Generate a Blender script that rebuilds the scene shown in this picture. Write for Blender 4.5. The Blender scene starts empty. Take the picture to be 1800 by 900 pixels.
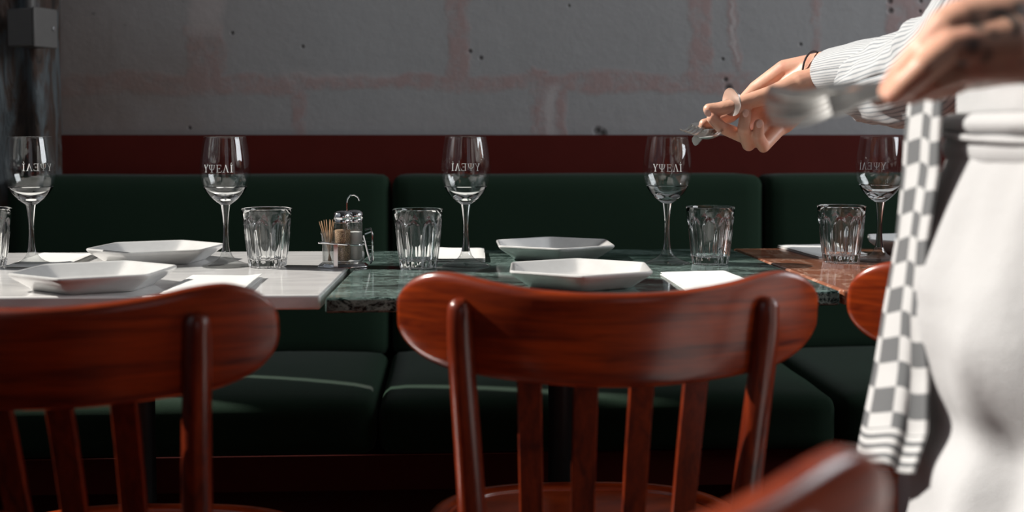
import bpy, bmesh, math, random
from mathutils import Vector, Matrix, noise

# ------------------------------------------------------------------ camera
S = bpy.context.scene
C = S.collection
PI = math.pi
CAMZ = 0.96
FPX = 2100.0
YAW = math.radians(3.0)      # camera turned a little to the right of the room's depth axis
PIT = math.radians(3.0)
PY0 = 345.0                  # pixel row of the optical axis
cam_d = bpy.data.cameras.new('camera')
cam = bpy.data.objects.new('camera', cam_d)
C.objects.link(cam)
cam.location = (0, 0, CAMZ)
cam.rotation_euler = (PI / 2 - PIT, 0, -YAW)
cam_d.sensor_width = 36
cam_d.lens = FPX / 1800 * 36
cam_d.shift_y = (PY0 - 450) / 1800
cam_d.clip_start = 0.02
cam_d.dof.use_dof = True
cam_d.dof.focus_distance = 1.86
cam_d.dof.aperture_fstop = 3.6
S.camera = cam

# ------------------------------------------------------------------ light
W = bpy.data.worlds.new('sky'); S.world = W; W.use_nodes = True
W.node_tree.nodes['Background'].inputs[0].default_value = (0.80, 0.88, 1.0, 1)
W.node_tree.nodes['Background'].inputs[1].default_value = 0.17

def add_sun(direction, strength, angle):
    l = bpy.data.lights.new('sun', 'SUN'); l.energy = strength; l.angle = math.radians(angle)
    l.color = (1.0, 0.95, 0.88)
    o = bpy.data.objects.new('sun', l); C.objects.link(o)
    o.rotation_euler = Vector(direction).to_track_quat('-Z', 'Y').to_euler()
    o.location = (-5, 0, 5)
SUN_EL = math.radians(37); SUN_AZ = math.radians(-14)
add_sun((math.cos(SUN_EL) * math.cos(SUN_AZ), math.cos(SUN_EL) * math.sin(SUN_AZ), -math.sin(SUN_EL)), 7.2, 0.6)

def add_window_light(name, loc, target, sx, sy, power, col=(0.93, 0.96, 1.0)):
    l = bpy.data.lights.new(name, 'AREA'); l.shape = 'RECTANGLE'; l.size = sx; l.size_y = sy
    l.energy = power; l.color = col
    o = bpy.data.objects.new(name, l); C.objects.link(o)
    o.location = loc
    o.rotation_euler = (Vector(target) - Vector(loc)).to_track_quat('-Z', 'Y').to_euler()
# daylight standing in the window openings of the room
add_window_light('window_daylight_right', (3.52, 1.35, 2.5), (0, 1.9, 1.9), 1.9, 1.9, 102)
add_window_light('window_daylight_street', (1.3, -3.02, 2.0), (1.3, 2, 2.0), 1.6, 2.0, 2.6)
add_window_light('window_daylight_left', (-1.43, 0.6, 2.5), (0, 0.6, 2.2), 2.2, 1.6, 2)

S.view_settings.view_transform = 'Standard'
S.view_settings.look = 'None'
S.view_settings.gamma = 1
S.view_settings.use_curve_mapping = False
S.view_settings.exposure = 0.0
cy = S.cycles
cy.max_bounces = 12; cy.transmission_bounces = 12; cy.transparent_max_bounces = 24
cy.glossy_bounces = 6; cy.diffuse_bounces = 4
cy.caustics_reflective = False; cy.caustics_refractive = False
cy.sample_clamp_indirect = 4.0
cy.use_denoising = True

# ------------------------------------------------------------------ where things are
FW = Vector((math.sin(YAW) * math.cos(PIT), math.cos(YAW) * math.cos(PIT), -math.sin(PIT)))
RT = Vector((math.cos(YAW), -math.sin(YAW), 0))
UP = RT.cross(FW)
FH = Vector((math.sin(YAW), math.cos(YAW), 0))
CAM = Vector((0, 0, CAMZ))

def CW(l, d, z=0.0):                      # sideways and forward metres from the camera's foot -> world
    v = RT * l + FH * d
    return Vector((v.x, v.y, z))
def ray(px, py):
    return FW + RT * ((px - 900) / FPX) + UP * ((PY0 - py) / FPX)
def at(px, py, d):                        # point at horizontal distance d
    r = ray(px, py); return CAM + r * (d / r.dot(FH))
TZ = 0.75
def onz(px, py, z=TZ):                    # point on a level plane
    r = ray(px, py); return CAM + r * ((z - CAMZ) / r.z)
def ony(px, py, y):                       # point on a plane parallel to the back wall
    r = ray(px, py); return CAM + r * (y / r.y)

# ------------------------------------------------------------------ mesh helpers
class MB:
    def __init__(s):
        s.v = []; s.f = []; s.m = []; s.uv = []
    def vert(s, co, uv=(0, 0)):
        s.v.append(tuple(co)); s.uv.append(uv); return len(s.v) - 1
    def face(s, idx, m=0):
        s.f.append(tuple(idx)); s.m.append(m)
    def box(s, lo, hi, m=0, M=None):
        b = len(s.v)
        for z in (lo[2], hi[2]):
            for (x, y) in ((lo[0], lo[1]), (hi[0], lo[1]), (hi[0], hi[1]), (lo[0], hi[1])):
                p = Vector((x, y, z))
                s.vert(M @ p if M else p)
        for q in ((0, 3, 2, 1), (4, 5, 6, 7), (0, 1, 5, 4), (1, 2, 6, 5), (2, 3, 7, 6), (3, 0, 4, 7)):
            s.face([b + i for i in q], m)
    def prism(s, poly, z0, z1, m=0):
        b = len(s.v); n = len(poly)
        for z in (z0, z1):
            for p in poly: s.vert((p[0], p[1], z))
        s.face([b + i for i in reversed(range(n))], m); s.face([b + n + i for i in range(n)], m)
        for i in range(n):
            j = (i + 1) % n; s.face((b + i, b + j, b + n + j, b + n + i), m)
    def lathe(s, prof, seg=48, M=None, mod=None, mats=None, close=True):
        rows = []
        for k, (r, z) in enumerate(prof):
            row = []
            if r < 1e-6:
                p = Vector((0, 0, z)); row = [s.vert(M @ p if M else p)] * (seg + 1)
            else:
                for i in range(seg):
                    a = 2 * PI * i / seg
                    rr, zz = mod(k, r, z, a) if mod else (r, z)
                    p = Vector((rr * math.cos(a), rr * math.sin(a), zz))
                    row.append(s.vert(M @ p if M else p, (i / seg, k / len(prof))))
                row.append(row[0])
            rows.append(row)
        for k in range(len(rows) - 1):
            m = mats[k] if mats else 0
            for i in range(seg):
                q = [rows[k][i], rows[k][i + 1], rows[k + 1][i + 1], rows[k + 1][i]]
                u = []
                for x in q:
                    if x not in u: u.append(x)
                if len(u) > 2: s.face(u, m)
    def tube(s, pts, rad, seg=10, m=0, cap=True):
        pts = [Vector(p) for p in pts]; n = len(pts)
        rad = rad if isinstance(rad, (list, tuple)) else [rad] * n
        rows = []; prev = None
        for k in range(n):
            t = (pts[min(k + 1, n - 1)] - pts[max(k - 1, 0)]).normalized()
            if prev is None:
                ref = Vector((0, 0, 1)) if abs(t.z) < 0.9 else Vector((1, 0, 0))
                nrm = t.cross(ref).normalized()
            else:
                nrm = (prev - t * prev.dot(t)).normalized()
            prev = nrm; b = t.cross(nrm)
            rows.append([s.vert(pts[k] + (nrm * math.cos(2 * PI * i / seg) + b * math.sin(2 * PI * i / seg)) * rad[k], (i / seg, k / n)) for i in range(seg)])
        for k in range(n - 1):
            for i in range(seg):
                j = (i + 1) % seg; s.face((rows[k][i], rows[k][j], rows[k + 1][j], rows[k + 1][i]), m)
        if cap:
            s.face(list(reversed(rows[0])), m); s.face(rows[-1], m)
    def rings(s, rings, m=0, cap=True, closed=True, uvs=None):
        rows = []
        for k, ring in enumerate(rings):
            rows.append([s.vert(p, uvs[k][i] if uvs else (i / len(ring), k / len(rings))) for i, p in enumerate(ring)])
        n = len(rows[0])
        for k in range(len(rows) - 1):
            for i in range(n if closed else n - 1):
                j = (i + 1) % n; s.face((rows[k][i], rows[k][j], rows[k + 1][j], rows[k + 1][i]), m)
        if cap and closed:
            s.face(list(reversed(rows[0])), m); s.face(rows[-1], m)
    def build(s, name, mats, parent=None, loc=None, smooth=35, bevel=0, seg=2, sub=0, inv=None):
        me = bpy.data.meshes.new(name)
        vv = [inv @ Vector(v) for v in s.v] if inv else s.v
        me.from_pydata([tuple(v) for v in vv], [], s.f)
        me.update()
        if not isinstance(mats, (list, tuple)): mats = [mats]
        for m in mats: me.materials.append(m)
        me.polygons.foreach_set('material_index', s.m)
        uvl = me.uv_layers.new(name='UVMap')
        for li, l in enumerate(me.loops): uvl.data[li].uv = s.uv[l.vertex_index]
        bm = bmesh.new(); bm.from_mesh(me)
        bmesh.ops.recalc_face_normals(bm, faces=bm.faces)
        bm.to_mesh(me); bm.free()
        me.shade_smooth()
        if smooth is not None: me.set_sharp_from_angle(angle=math.radians(smooth))
        o = bpy.data.objects.new(name, me); C.objects.link(o)
        if parent: o.parent = parent
        if loc is not None: o.location = loc
        if bevel:
            b = o.modifiers.new('b', 'BEVEL'); b.width = bevel; b.segments = seg; b.limit_method = 'ANGLE'; b.angle_limit = math.radians(30)
            b.harden_normals = False
        if sub:
            q = o.modifiers.new('s', 'SUBSURF'); q.levels = sub; q.render_levels = sub
        return o

def tag(o, label=None, cat=None, group=None, kind=None):
    if label: o['label'] = label
    if cat: o['category'] = cat
    if group: o['group'] = group
    if kind: o['kind'] = kind
    return o
def empty(name, loc=(0, 0, 0), rz=0, **k):
    o = bpy.data.objects.new(name, None); C.objects.link(o); o.location = loc; o.rotation_euler = (0, 0, rz)
    o.empty_display_size = 0.05
    return tag(o, **k)
def copy_tree(o, parent=None):
    c = o.copy(); C.objects.link(c); c.parent = parent
    for ch in [x for x in bpy.data.objects if x.parent == o]: copy_tree(ch, c)
    return c

# ------------------------------------------------------------------ material helpers
class NT:
    def __init__(s, name):
        s.m = bpy.data.materials.new(name); s.m.use_nodes = True
        s.t = s.m.node_tree; s.n = s.t.nodes; s.l = s.t.links
        s.b = s.n['Principled BSDF']; s.out = s.n['Material Output']
    def new(s, typ, **k):
        x = s.n.new(typ)
        for a, v in k.items(): setattr(x, a, v)
        return x
    def put(s, sock, v):
        if isinstance(v, bpy.types.NodeSocket): s.l.new(v, sock)
        else: sock.default_value = v
    def math(s, op, a, b=0.0, c=0.0, clamp=False):
        x = s.new('ShaderNodeMath', operation=op, use_clamp=clamp)
        s.put(x.inputs[0], a); s.put(x.inputs[1], b); s.put(x.inputs[2], c)
        return x.outputs[0]
    def mix(s, f, a, b):
        x = s.new('ShaderNodeMix', data_type='RGBA')
        s.put(x.inputs[0], f); s.put(x.inputs[6], a if isinstance(a, bpy.types.NodeSocket) else (*a, 1)); s.put(x.inputs[7], b if isinstance(b, bpy.types.NodeSocket) else (*b, 1))
        return x.outputs[2]
    def coord(s, kind='Object', scale=(1, 1, 1), rot=(0, 0, 0), loc=(0, 0, 0)):
        c = s.new('ShaderNodeTexCoord'); m = s.new('ShaderNodeMapping')
        m.inputs['Scale'].default_value = scale; m.inputs['Rotation'].default_value = rot; m.inputs['Location'].default_value = loc
        s.l.new(c.outputs[kind], m.inputs[0]); return m.outputs[0]
    def noise(s, vec, scale, detail=4, rough=0.5, dist=0.0, col=False):
        x = s.new('ShaderNodeTexNoise'); s.l.new(vec, x.inputs['Vector'])
        x.inputs['Scale'].default_value = scale; x.inputs['Detail'].default_value = detail
        x.inputs['Roughness'].default_value = rough; x.inputs['Distortion'].default_value = dist
        return x.outputs['Color' if col else 'Fac']
    def ramp(s, f, stops):
        x = s.new('ShaderNodeValToRGB'); e = x.color_ramp.elements
        while len(e) < len(stops): e.new(0.5)
        for i, (p, c) in enumerate(stops):
            e[i].position = p; e[i].color = (*c, 1) if isinstance(c, (tuple, list)) else (c, c, c, 1)
        s.l.new(f, x.inputs[0]); return x.outputs[0]
    def bump(s, h, strength=0.3, dist=0.01):
        x = s.new('ShaderNodeBump'); x.inputs['Strength'].default_value = strength; x.inputs['Distance'].default_value = dist
        s.l.new(h, x.inputs['Height']); s.l.new(x.outputs[0], s.b.inputs['Normal'])
    def set(s, **k):
        names = dict(col='Base Color', rough='Roughness', metal='Metallic', ior='IOR', trans='Transmission Weight', coat='Coat Weight',
                     coatr='Coat Roughness', sheen='Sheen Weight', sss='Subsurface Weight', spec='Specular IOR Level', alpha='Alpha')
        for a, v in k.items():
            if a == 'col' and isinstance(v, tuple): v = (*v, 1)
            s.put(s.b.inputs[names[a]], v)
        return s
def sg(r, g, b):
    f = lambda c: (c / 255 / 12.92) if c / 255 <= 0.04045 else ((c / 255 + 0.055) / 1.055) ** 2.4
    return (f(r), f(g), f(b))
def plain(name, col, rough=0.5, **k):
    n = NT(name); n.set(col=col, rough=rough, **k)
    f = n.noise(n.coord('Object'), 40, 3)
    n.put(n.b.inputs['Base Color'], n.mix(f, tuple(c * 0.88 for c in col), tuple(min(1, c * 1.1) for c in col)))
    return n.m

# wood: reddish varnished beech
def wood_mat(name, dark, light, scale=(1, 1, 1), rough=0.28):
    n = NT(name)
    v = n.coord('Object', scale=scale)
    g = n.noise(v, 9, 6, 0.6, 1.2)
    g2 = n.noise(v, 60, 3, 0.5, 0.3)
    f = n.math('ADD', n.math('MULTIPLY', g, 0.8), n.math('MULTIPLY', g2, 0.25))
    n.set(col=n.ramp(f, [(0.35, dark), (0.68, light)]), rough=rough, coat=0.35, coatr=0.18)
    n.bump(g2, 0.05, 0.002)
    return n.m
M_wood = wood_mat('varnished red wood along', (0.085, 0.008, 0.003), (0.35, 0.046, 0.006), (.5, .5, 8))
M_woodv = wood_mat('varnished red wood upright', (0.045, 0.005, 0.003), (0.20, 0.025, 0.005), (8, 8, .6))
M_board = NT('dark red painted board'); _v = M_board.coord('Object')
M_board.set(col=M_board.mix(M_board.noise(_v, 14, 5), (0.070, 0.008, 0.005), (0.092, 0.011, 0.008)), rough=0.7, spec=0.12)
M_board.bump(M_board.noise(_v, 300, 2), 0.1, 0.001); M_board = M_board.m

def fabric_mat(name, a, b, scale=900):
    n = NT(name); v = n.coord('Object')
    w = n.noise(v, scale, 2, 0.5); h = n.noise(n.coord('Object', scale=(1, 1, 6)), 220, 2)
    n.set(col=n.mix(n.math('MULTIPLY', n.math('ADD', w, h), 0.5), a, b), rough=0.95, sheen=0.06, spec=0.06)
    n.bump(n.math('ADD', w, n.math('MULTIPLY', n.noise(v, 14, 3), 1.5)), 0.3, 0.002)
    return n.m
M_green = fabric_mat('dark green upholstery', (0.006, 0.018, 0.010), (0.022, 0.043, 0.027))

# marbles
n = NT('white marble'); v = n.coord('Object')
vein = n.ramp(n.math('ABSOLUTE', n.math('SUBTRACT', n.noise(n.coord('Object', scale=(1.4, 5, 2), rot=(0, 0, 0.3)), 2.2, 6, 0.55, 1.4), 0.5)), [(0.0, 0.55), (0.07, 0.95)])
soft = n.noise(n.coord('Object', scale=(1.5, 4, 2)), 3.0, 4)
n.set(col=n.mix(n.math('MULTIPLY', n.math('SUBTRACT', 1.0, vein), 0.6), n.mix(soft, (0.76, 0.75, 0.74), (0.84, 0.83, 0.82)), (0.40, 0.40, 0.41)), rough=0.14, coat=0.2, coatr=0.05)
M_white_marble = n.m
n = NT('green marble'); v = n.coord('Object', scale=(1.6, 9, 3), rot=(0, 0, 0.06))
a1 = n.math('ABSOLUTE', n.math('SUBTRACT', n.noise(v, 6.5, 7, 0.62, 1.8), 0.5))
a2 = n.math('ABSOLUTE', n.math('SUBTRACT', n.noise(n.coord('Object', scale=(1.8, 12, 3), rot=(0, 0, -0.08), loc=(3, 1, 0)), 11, 6, 0.65, 1.0), 0.52))
v1 = n.ramp(a1, [(0.0, 1.0), (0.034, 0.0)]); v2 = n.ramp(a2, [(0.0, 1.0), (0.028, 0.0)])
patch = n.ramp(n.noise(n.coord('Object', scale=(1, 2, 1)), 7, 3), [(0.38, 0.15), (0.56, 1.0)])
a3 = n.math('ABSOLUTE', n.math('SUBTRACT', n.noise(n.coord('Object', scale=(1.5, 9, 3), rot=(0, 0, 0.03), loc=(7, 2, 0)), 16, 5, 0.7, 0.8), 0.5))
v3 = n.ramp(a3, [(0.0, 0.6), (0.03, 0.0)])
vm = n.math('MULTIPLY', n.math('ADD', n.math('ADD', v1, v2, clamp=True), v3, clamp=True), patch, clamp=True)
body = n.mix(n.noise(v, 5, 5, 0.6, 1), (0.0006, 0.0024, 0.0022), (0.006, 0.022, 0.019))
n.set(col=n.mix(vm, body, (0.27, 0.38, 0.345)), rough=0.10, spec=0.35)
M_green_marble = n.m
n = NT('red brown marble'); v = n.coord('Object', scale=(2.5, 1.2, 2), rot=(0, 0, 0.3))
a1 = n.math('ABSOLUTE', n.math('SUBTRACT', n.noise(v, 5, 7, 0.65, 1.6), 0.5))
body = n.mix(n.noise(v, 7, 6, 0.65, 1.0), (0.12, 0.035, 0.018), (0.38, 0.15, 0.085))
n.set(col=n.mix(n.ramp(a1, [(0.0, 0.75), (0.03, 0.0)]), body, (0.55, 0.36, 0.27)), rough=0.13, coat=0.2, coatr=0.05)
M_red_marble = n.m

M_porcelain = plain('white porcelain', (0.66, 0.66, 0.65), 0.22, coat=0.5, coatr=0.08)
M_paper = NT('white paper napkin'); _v = M_paper.coord('Object')
M_paper.set(col=M_paper.mix(M_paper.noise(_v, 300, 2), (0.62, 0.62, 0.605), (0.70, 0.70, 0.685)), rough=0.9)
M_paper.bump(M_paper.noise(_v, 500, 2), 0.25, 0.0006); M_paper = M_paper.m
M_iron = plain('black cast iron', (0.010, 0.010, 0.011), 0.45, metal=0.3)
M_chrome = NT('polished chrome').set(col=(0.72, 0.72, 0.73), metal=1.0, rough=0.10).m
M_steel = NT('brushed steel cutlery').set(col=(0.70, 0.69, 0.67), metal=1.0, rough=0.34).m
M_ink = plain('white glass print', (0.85, 0.85, 0.83), 0.6)
M_pick = plain('pale wooden toothpick', (0.66, 0.42, 0.25), 0.7)
M_salt = plain('white salt', (0.80, 0.80, 0.78), 0.9)
n = NT('ground pepper'); n.set(col=n.ramp(n.noise(n.coord('Object'), 700, 2), [(0.4, (0.14, 0.08, 0.045)), (0.62, (0.46, 0.30, 0.18))]), rough=0.95); M_pepper = n.m

# glass: solid glass, and thin blown glass walls
n = NT('clear thick glass'); n.set(col=(0.98, 0.99, 0.985), rough=0.0, trans=1.0, ior=1.5); M_glass = n.m
n = NT('clear thin glass')
tr = n.new('ShaderNodeBsdfTransparent'); tr.inputs[0].default_value = (0.985, 0.99, 0.988, 1)
gl = n.new('ShaderNodeBsdfGlossy'); gl.inputs['Roughness'].default_value = 0.01
fr = n.new('ShaderNodeFresnel'); fr.inputs[0].default_value = 1.5
lw = n.new('ShaderNodeLayerWeight'); lw.inputs[0].default_value = 0.12
mx = n.new('ShaderNodeMixShader')
geo = n.new('ShaderNodeNewGeometry')
f = n.math('ADD', n.math('MULTIPLY', n.math('POWER', lw.outputs['Facing'], 4.0), 0.75), 0.05, clamp=True)
n.l.new(f, mx.inputs[0]); n.l.new(tr.outputs[0], mx.inputs[1]); n.l.new(gl.outputs[0], mx.inputs[2])
n.l.new(mx.outputs[0], n.out.inputs[0]); M_thin = n.m

n = NT('clear foot glass')
tr = n.new('ShaderNodeBsdfTransparent'); tr.inputs[0].default_value = (0.965, 0.975, 0.97, 1)
gl = n.new('ShaderNodeBsdfGlossy'); gl.inputs['Roughness'].default_value = 0.02
lw = n.new('ShaderNodeLayerWeight'); lw.inputs[0].default_value = 0.4
gs = n.new('ShaderNodeBsdfGlass'); gs.inputs['IOR'].default_value = 1.45
m1_ = n.new('ShaderNodeMixShader'); m2_ = n.new('ShaderNodeMixShader')
n.l.new(n.math('ADD', n.math('MULTIPLY', n.math('POWER', lw.outputs['Facing'], 2.0), 0.6), 0.06, clamp=True), m1_.inputs[0])
n.l.new(tr.outputs[0], m1_.inputs[1]); n.l.new(gl.outputs[0], m1_.inputs[2]); m2_.inputs[0].default_value = 0.15
n.l.new(m1_.outputs[0], m2_.inputs[1]); n.l.new(gs.outputs[0], m2_.inputs[2]); n.l.new(m2_.outputs[0], n.out.inputs[0]); M_foot = n.m
n = NT('white glass print'); tl = n.new('ShaderNodeBsdfTranslucent'); tl.inputs[0].default_value = (.9, .9, .9, 1); n.set(col=(.9, .9, .9), rough=.6)
m1_ = n.new('ShaderNodeMixShader'); m1_.inputs[0].default_value = .5; n.l.new(n.b.outputs[0], m1_.inputs[1]); n.l.new(tl.outputs[0], m1_.inputs[2]); n.l.new(m1_.outputs[0], n.out.inputs[0]); M_ink = n.m

# ------------------------------------------------------------------ the room
WY = 2.95
n = NT('patched concrete wall')
tc = n.new('ShaderNodeTexCoord')
warp = n.noise(tc.outputs['Object'], 9, 5, 0.6, 0, col=True)
vm_ = n.new('ShaderNodeVectorMath', operation='MULTIPLY_ADD'); n.l.new(warp, vm_.inputs[0])
vm_.inputs[1].default_value = (0.085, 0.0, 0.055); vm_.inputs[2].default_value = (-0.0425, 0, -0.0275)
va = n.new('ShaderNodeVectorMath', operation='ADD'); n.l.new(vm_.outputs[0], va.inputs[0]); n.l.new(tc.outputs['Object'], va.inputs[1])
sx = n.new('ShaderNodeSeparateXYZ'); n.l.new(va.outputs[0], sx.inputs[0]); WX, WZ = sx.outputs[0], sx.outputs[2]
rx = n.new('ShaderNodeSeparateXYZ'); n.l.new(tc.outputs['Object'], rx.inputs[0]); RX, RZ = rx.outputs[0], rx.outputs[2]
def rectmask(x0, y0, x1, y1, soft=0.012, X=None, Z=None):     # a rectangle given by its corners, softened
    a = ony(x0, y0, WY); b = ony(x1, y1, WY)
    cx, cz, hx, hz = (a.x + b.x) / 2, (a.z + b.z) / 2, abs(b.x - a.x) / 2, abs(a.z - b.z) / 2
    X = X or WX; Z = Z or WZ
    dx = n.math('SUBTRACT', n.math('ABSOLUTE', n.math('SUBTRACT', X, cx)), hx)
    dz = n.math('SUBTRACT', n.math('ABSOLUTE', n.math('SUBTRACT', Z, cz)), hz)
    d = n.math('MAXIMUM', dx, dz)
    return n.math('SUBTRACT', 0.5, n.math('DIVIDE', d, soft), clamp=True)
def spot(px, py, r):
    a = ony(px, py, WY)
    d = n.math('SQRT', n.math('ADD', n.math('POWER', n.math('SUBTRACT', RX, a.x), 2.0), n.math('POWER', n.math('SUBTRACT', RZ, a.z), 2.0)))
    return n.math('SUBTRACT', 1.0, n.math('DIVIDE', d, r), clamp=True)
def union(ms):
    r = ms[0]
    for m in ms[1:]: r = n.math('MAXIMUM', r, m)
    return r
pink = union([rectmask(60, 130, 540, 166), rectmask(540, 132, 960, 158), rectmask(930, 128, 1330, 164),
              rectmask(783, -60, 822, 150), rectmask(1212, -60, 1250, 150), rectmask(1286, -60, 1300, 150),
              rectmask(940, 120, 962, 260), rectmask(978, 150, 1000, 260), rectmask(512, 150, 540, 260),
              rectmask(330, 45, 398, 150), rectmask(1428, -60, 1440, 110, 0.01), rectmask(1560, -60, 1640, 90)])
pink = n.math('MULTIPLY', pink, n.ramp(n.noise(tc.outputs['Object'], 26, 5, 0.7), [(0.34, 0.15), (0.56, 0.9)]))
pale = union([rectmask(335, -60, 396, 60, 0.02), n.math('MULTIPLY', rectmask(500, 126, 700, 138, 0.02), .4), rectmask(1290, 0, 1296, 110, 0.004), rectmask(960, 150, 978, 250, 0.02)])
brown = n.math('MULTIPLY', rectmask(60, 110, 330, 240, 0.25), n.noise(tc.outputs['Object'], 12, 5))
base = n.mix(n.noise(tc.outputs['Object'], 5, 6, 0.65), (0.27, 0.27, 0.272), (0.35, 0.35, 0.352))
base = n.mix(n.math('MULTIPLY', n.noise(tc.outputs['Object'], 120, 4, 0.6), 0.35), base, (0.25, 0.25, 0.25))
col = n.mix(n.math('MULTIPLY', pink, 0.9), base, (0.33, 0.225, 0.215))
col = n.mix(n.math('MULTIPLY', pale, 0.85), col, (0.41, 0.375, 0.37))
col = n.mix(n.math('MULTIPLY', brown, 0.9, clamp=True), col, (0.15, 0.09, 0.055))
left_shade = n.math('MULTIPLY_ADD', RX, -1.0, -0.25, clamp=True)  # falloff of the light towards the left, put into the wall colour
col = n.mix(n.math('MULTIPLY', left_shade, 0.75), col, (0.17, 0.12, 0.105))
spots = union([spot(1564, 2, 0.010), spot(1565, 19, 0.010), spot(1618, 2, 0.007), spot(1617, 20, 0.006), spot(1275, 140, 0.008), spot(1280, 155, 0.014),
               spot(826, 90, 0.007), spot(845, 102, 0.007), spot(532, 82, 0.006), spot(333, 225, 0.006), spot(408, 58, 0.006), spot(1000, 10, 0.005),
               spot(1058, 235, 0.016), spot(1050, 230, 0.014), spot(1407, 78, 0.006), spot(1270, 104, 0.006)])
col = n.mix(n.math('MULTIPLY', n.ramp(spots, [(0.1, 0.0), (0.6, 1.0)]), 0.85), col, (0.045, 0.04, 0.038))
speck = n.ramp(n.noise(tc.outputs['Object'], 38, 2), [(0.76, 0.0), (0.80, 1.0)])
col = n.mix(n.math('MULTIPLY', speck, 0.5), col, (0.08, 0.07, 0.07))
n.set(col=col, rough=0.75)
h = n.math('ADD', n.math('MULTIPLY', n.noise(tc.outputs['Object'], 30, 6, 0.6), 0.6), n.math('MULTIPLY', pink, 0.22))
n.bump(n.math('SUBTRACT', h, n.math('MULTIPLY', spots, 1.5)), 0.45, 0.006)
M_wall = n.m
M_plaster = plain('grey plaster', (0.09, 0.09, 0.09), 0.8)
M_ceil = plain('dark ceiling paint', (0.10, 0.10, 0.10), 0.8)
n = NT('dark floor boards'); v = n.coord('Object', scale=(1, 6, 1))
n.set(col=n.ramp(n.noise(v, 4, 6), [(0.3, (0.012, 0.007, 0.005)), (0.7, (0.035, 0.018, 0.012))]), rough=0.45); M_floor = n.m
M_winframe = plain('black window frame', (0.02, 0.02, 0.02), 0.4)

def struct(name, mb, mat, **k):
    return tag(mb.build(name, mat, **k), kind='structure')
RX0, RX1, RY0, RH = -1.50, 3.6, -3.1, 4.3
b = MB(); b.box((RX0 - .2, RY0 - .2, -0.1), (RX1 + .2, WY + .2, 0)); struct('floor', b, M_floor)
b = MB(); b.box((RX0 - .2, RY0 - .2, RH), (RX1 + .2, WY + .2, RH + .1)); struct('ceiling', b, M_ceil)
b = MB(); b.box((RX0 - .2, WY, 0), (RX1 + .2, WY + .2, RH)); struct('wall_back', b, M_wall)
# left wall with a tall opening the sun comes through
WFAR, WNEAR, WS, WT = 2.73, -1.6, 0.9, 4.1
b = MB()
b.box((RX0 - .2, RY0, 0), (RX0, WY, WS)); b.box((RX0 - .2, RY0, WT), (RX0, WY, RH))
b.box((RX0 - .2, WFAR, WS), (RX0, WY, WT)); b.box((RX0 - .2, RY0, WS), (RX0, WNEAR, WT))
b.box((RX0 - .2, 2.57, WS), (RX0, 2.655, WT))  # unseen pier, added to narrow the sun to a thin strip on the seat
struct('wall_left', b, M_plaster)
b = MB()
b.box((RX1, RY0, 0), (RX1 + .2, WY, 1.45)); b.box((RX1, RY0, 3.55), (RX1 + .2, WY, RH))
b.box((RX1, 2.4, 1.45), (RX1 + .2, WY, 3.55)); b.box((RX1, RY0, 1.45), (RX1 + .2, 0.3, 3.55))
struct('wall_right', b, M_plaster)
b = MB()
b.box((RX0, RY0 - .2, 0), (RX1, RY0, 0.9)); b.box((RX0, RY0 - .2, 3.1), (RX1, RY0, RH))
b.box((RX0, RY0 - .2, .9), (0.4, RY0, 3.1)); b.box((2.2, RY0 - .2, .9), (RX1, RY0, 3.1))
struct('wall_front', b, M_plaster)
def winframe(name, lo, hi, axis, bars):
    b = MB(); t = 0.05
    (x0, y0, z0), (x1, y1, z1) = lo, hi
    if axis == 'x':
        b.box((x0, y0, z0), (x1, y1, z0 + t)); b.box((x0, y0, z1 - t), (x1, y1, z1))
        b.box((x0, y0, z0 + t), (x1, y0 + t, z1 - t)); b.box((x0, y1 - t, z0 + t), (x1, y1, z1 - t))
        for q in bars: b.box((x0, q - t / 2, z0 + t), (x1, q + t / 2, z1 - t))
    else:
        b.box((x0, y0, z0), (x1, y1, z0 + t)); b.box((x0, y0, z1 - t), (x1, y1, z1))
        b.box((x0, y0, z0 + t), (x0 + t, y1, z1 - t)); b.box((x1 - t, y0, z0 + t), (x1, y1, z1 - t))
        for q in bars: b.box((q - t / 2, y0, z0 + t), (q + t / 2, y1, z1 - t))
    return struct(name, b, M_winframe)
winframe('window_1', (RX0 - .14, WNEAR, WS), (RX0 - .08, 2.57, WT), 'x', [-0.9])
winframe('window_2', (RX1 + .08, 0.3, 1.45), (RX1 + .14, 2.4, 3.55), 'x', [1.35])
winframe('window_3', (0.4, RY0 - .14, .9), (2.2, RY0 - .08, 3.1), 'y', [1.3])

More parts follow.
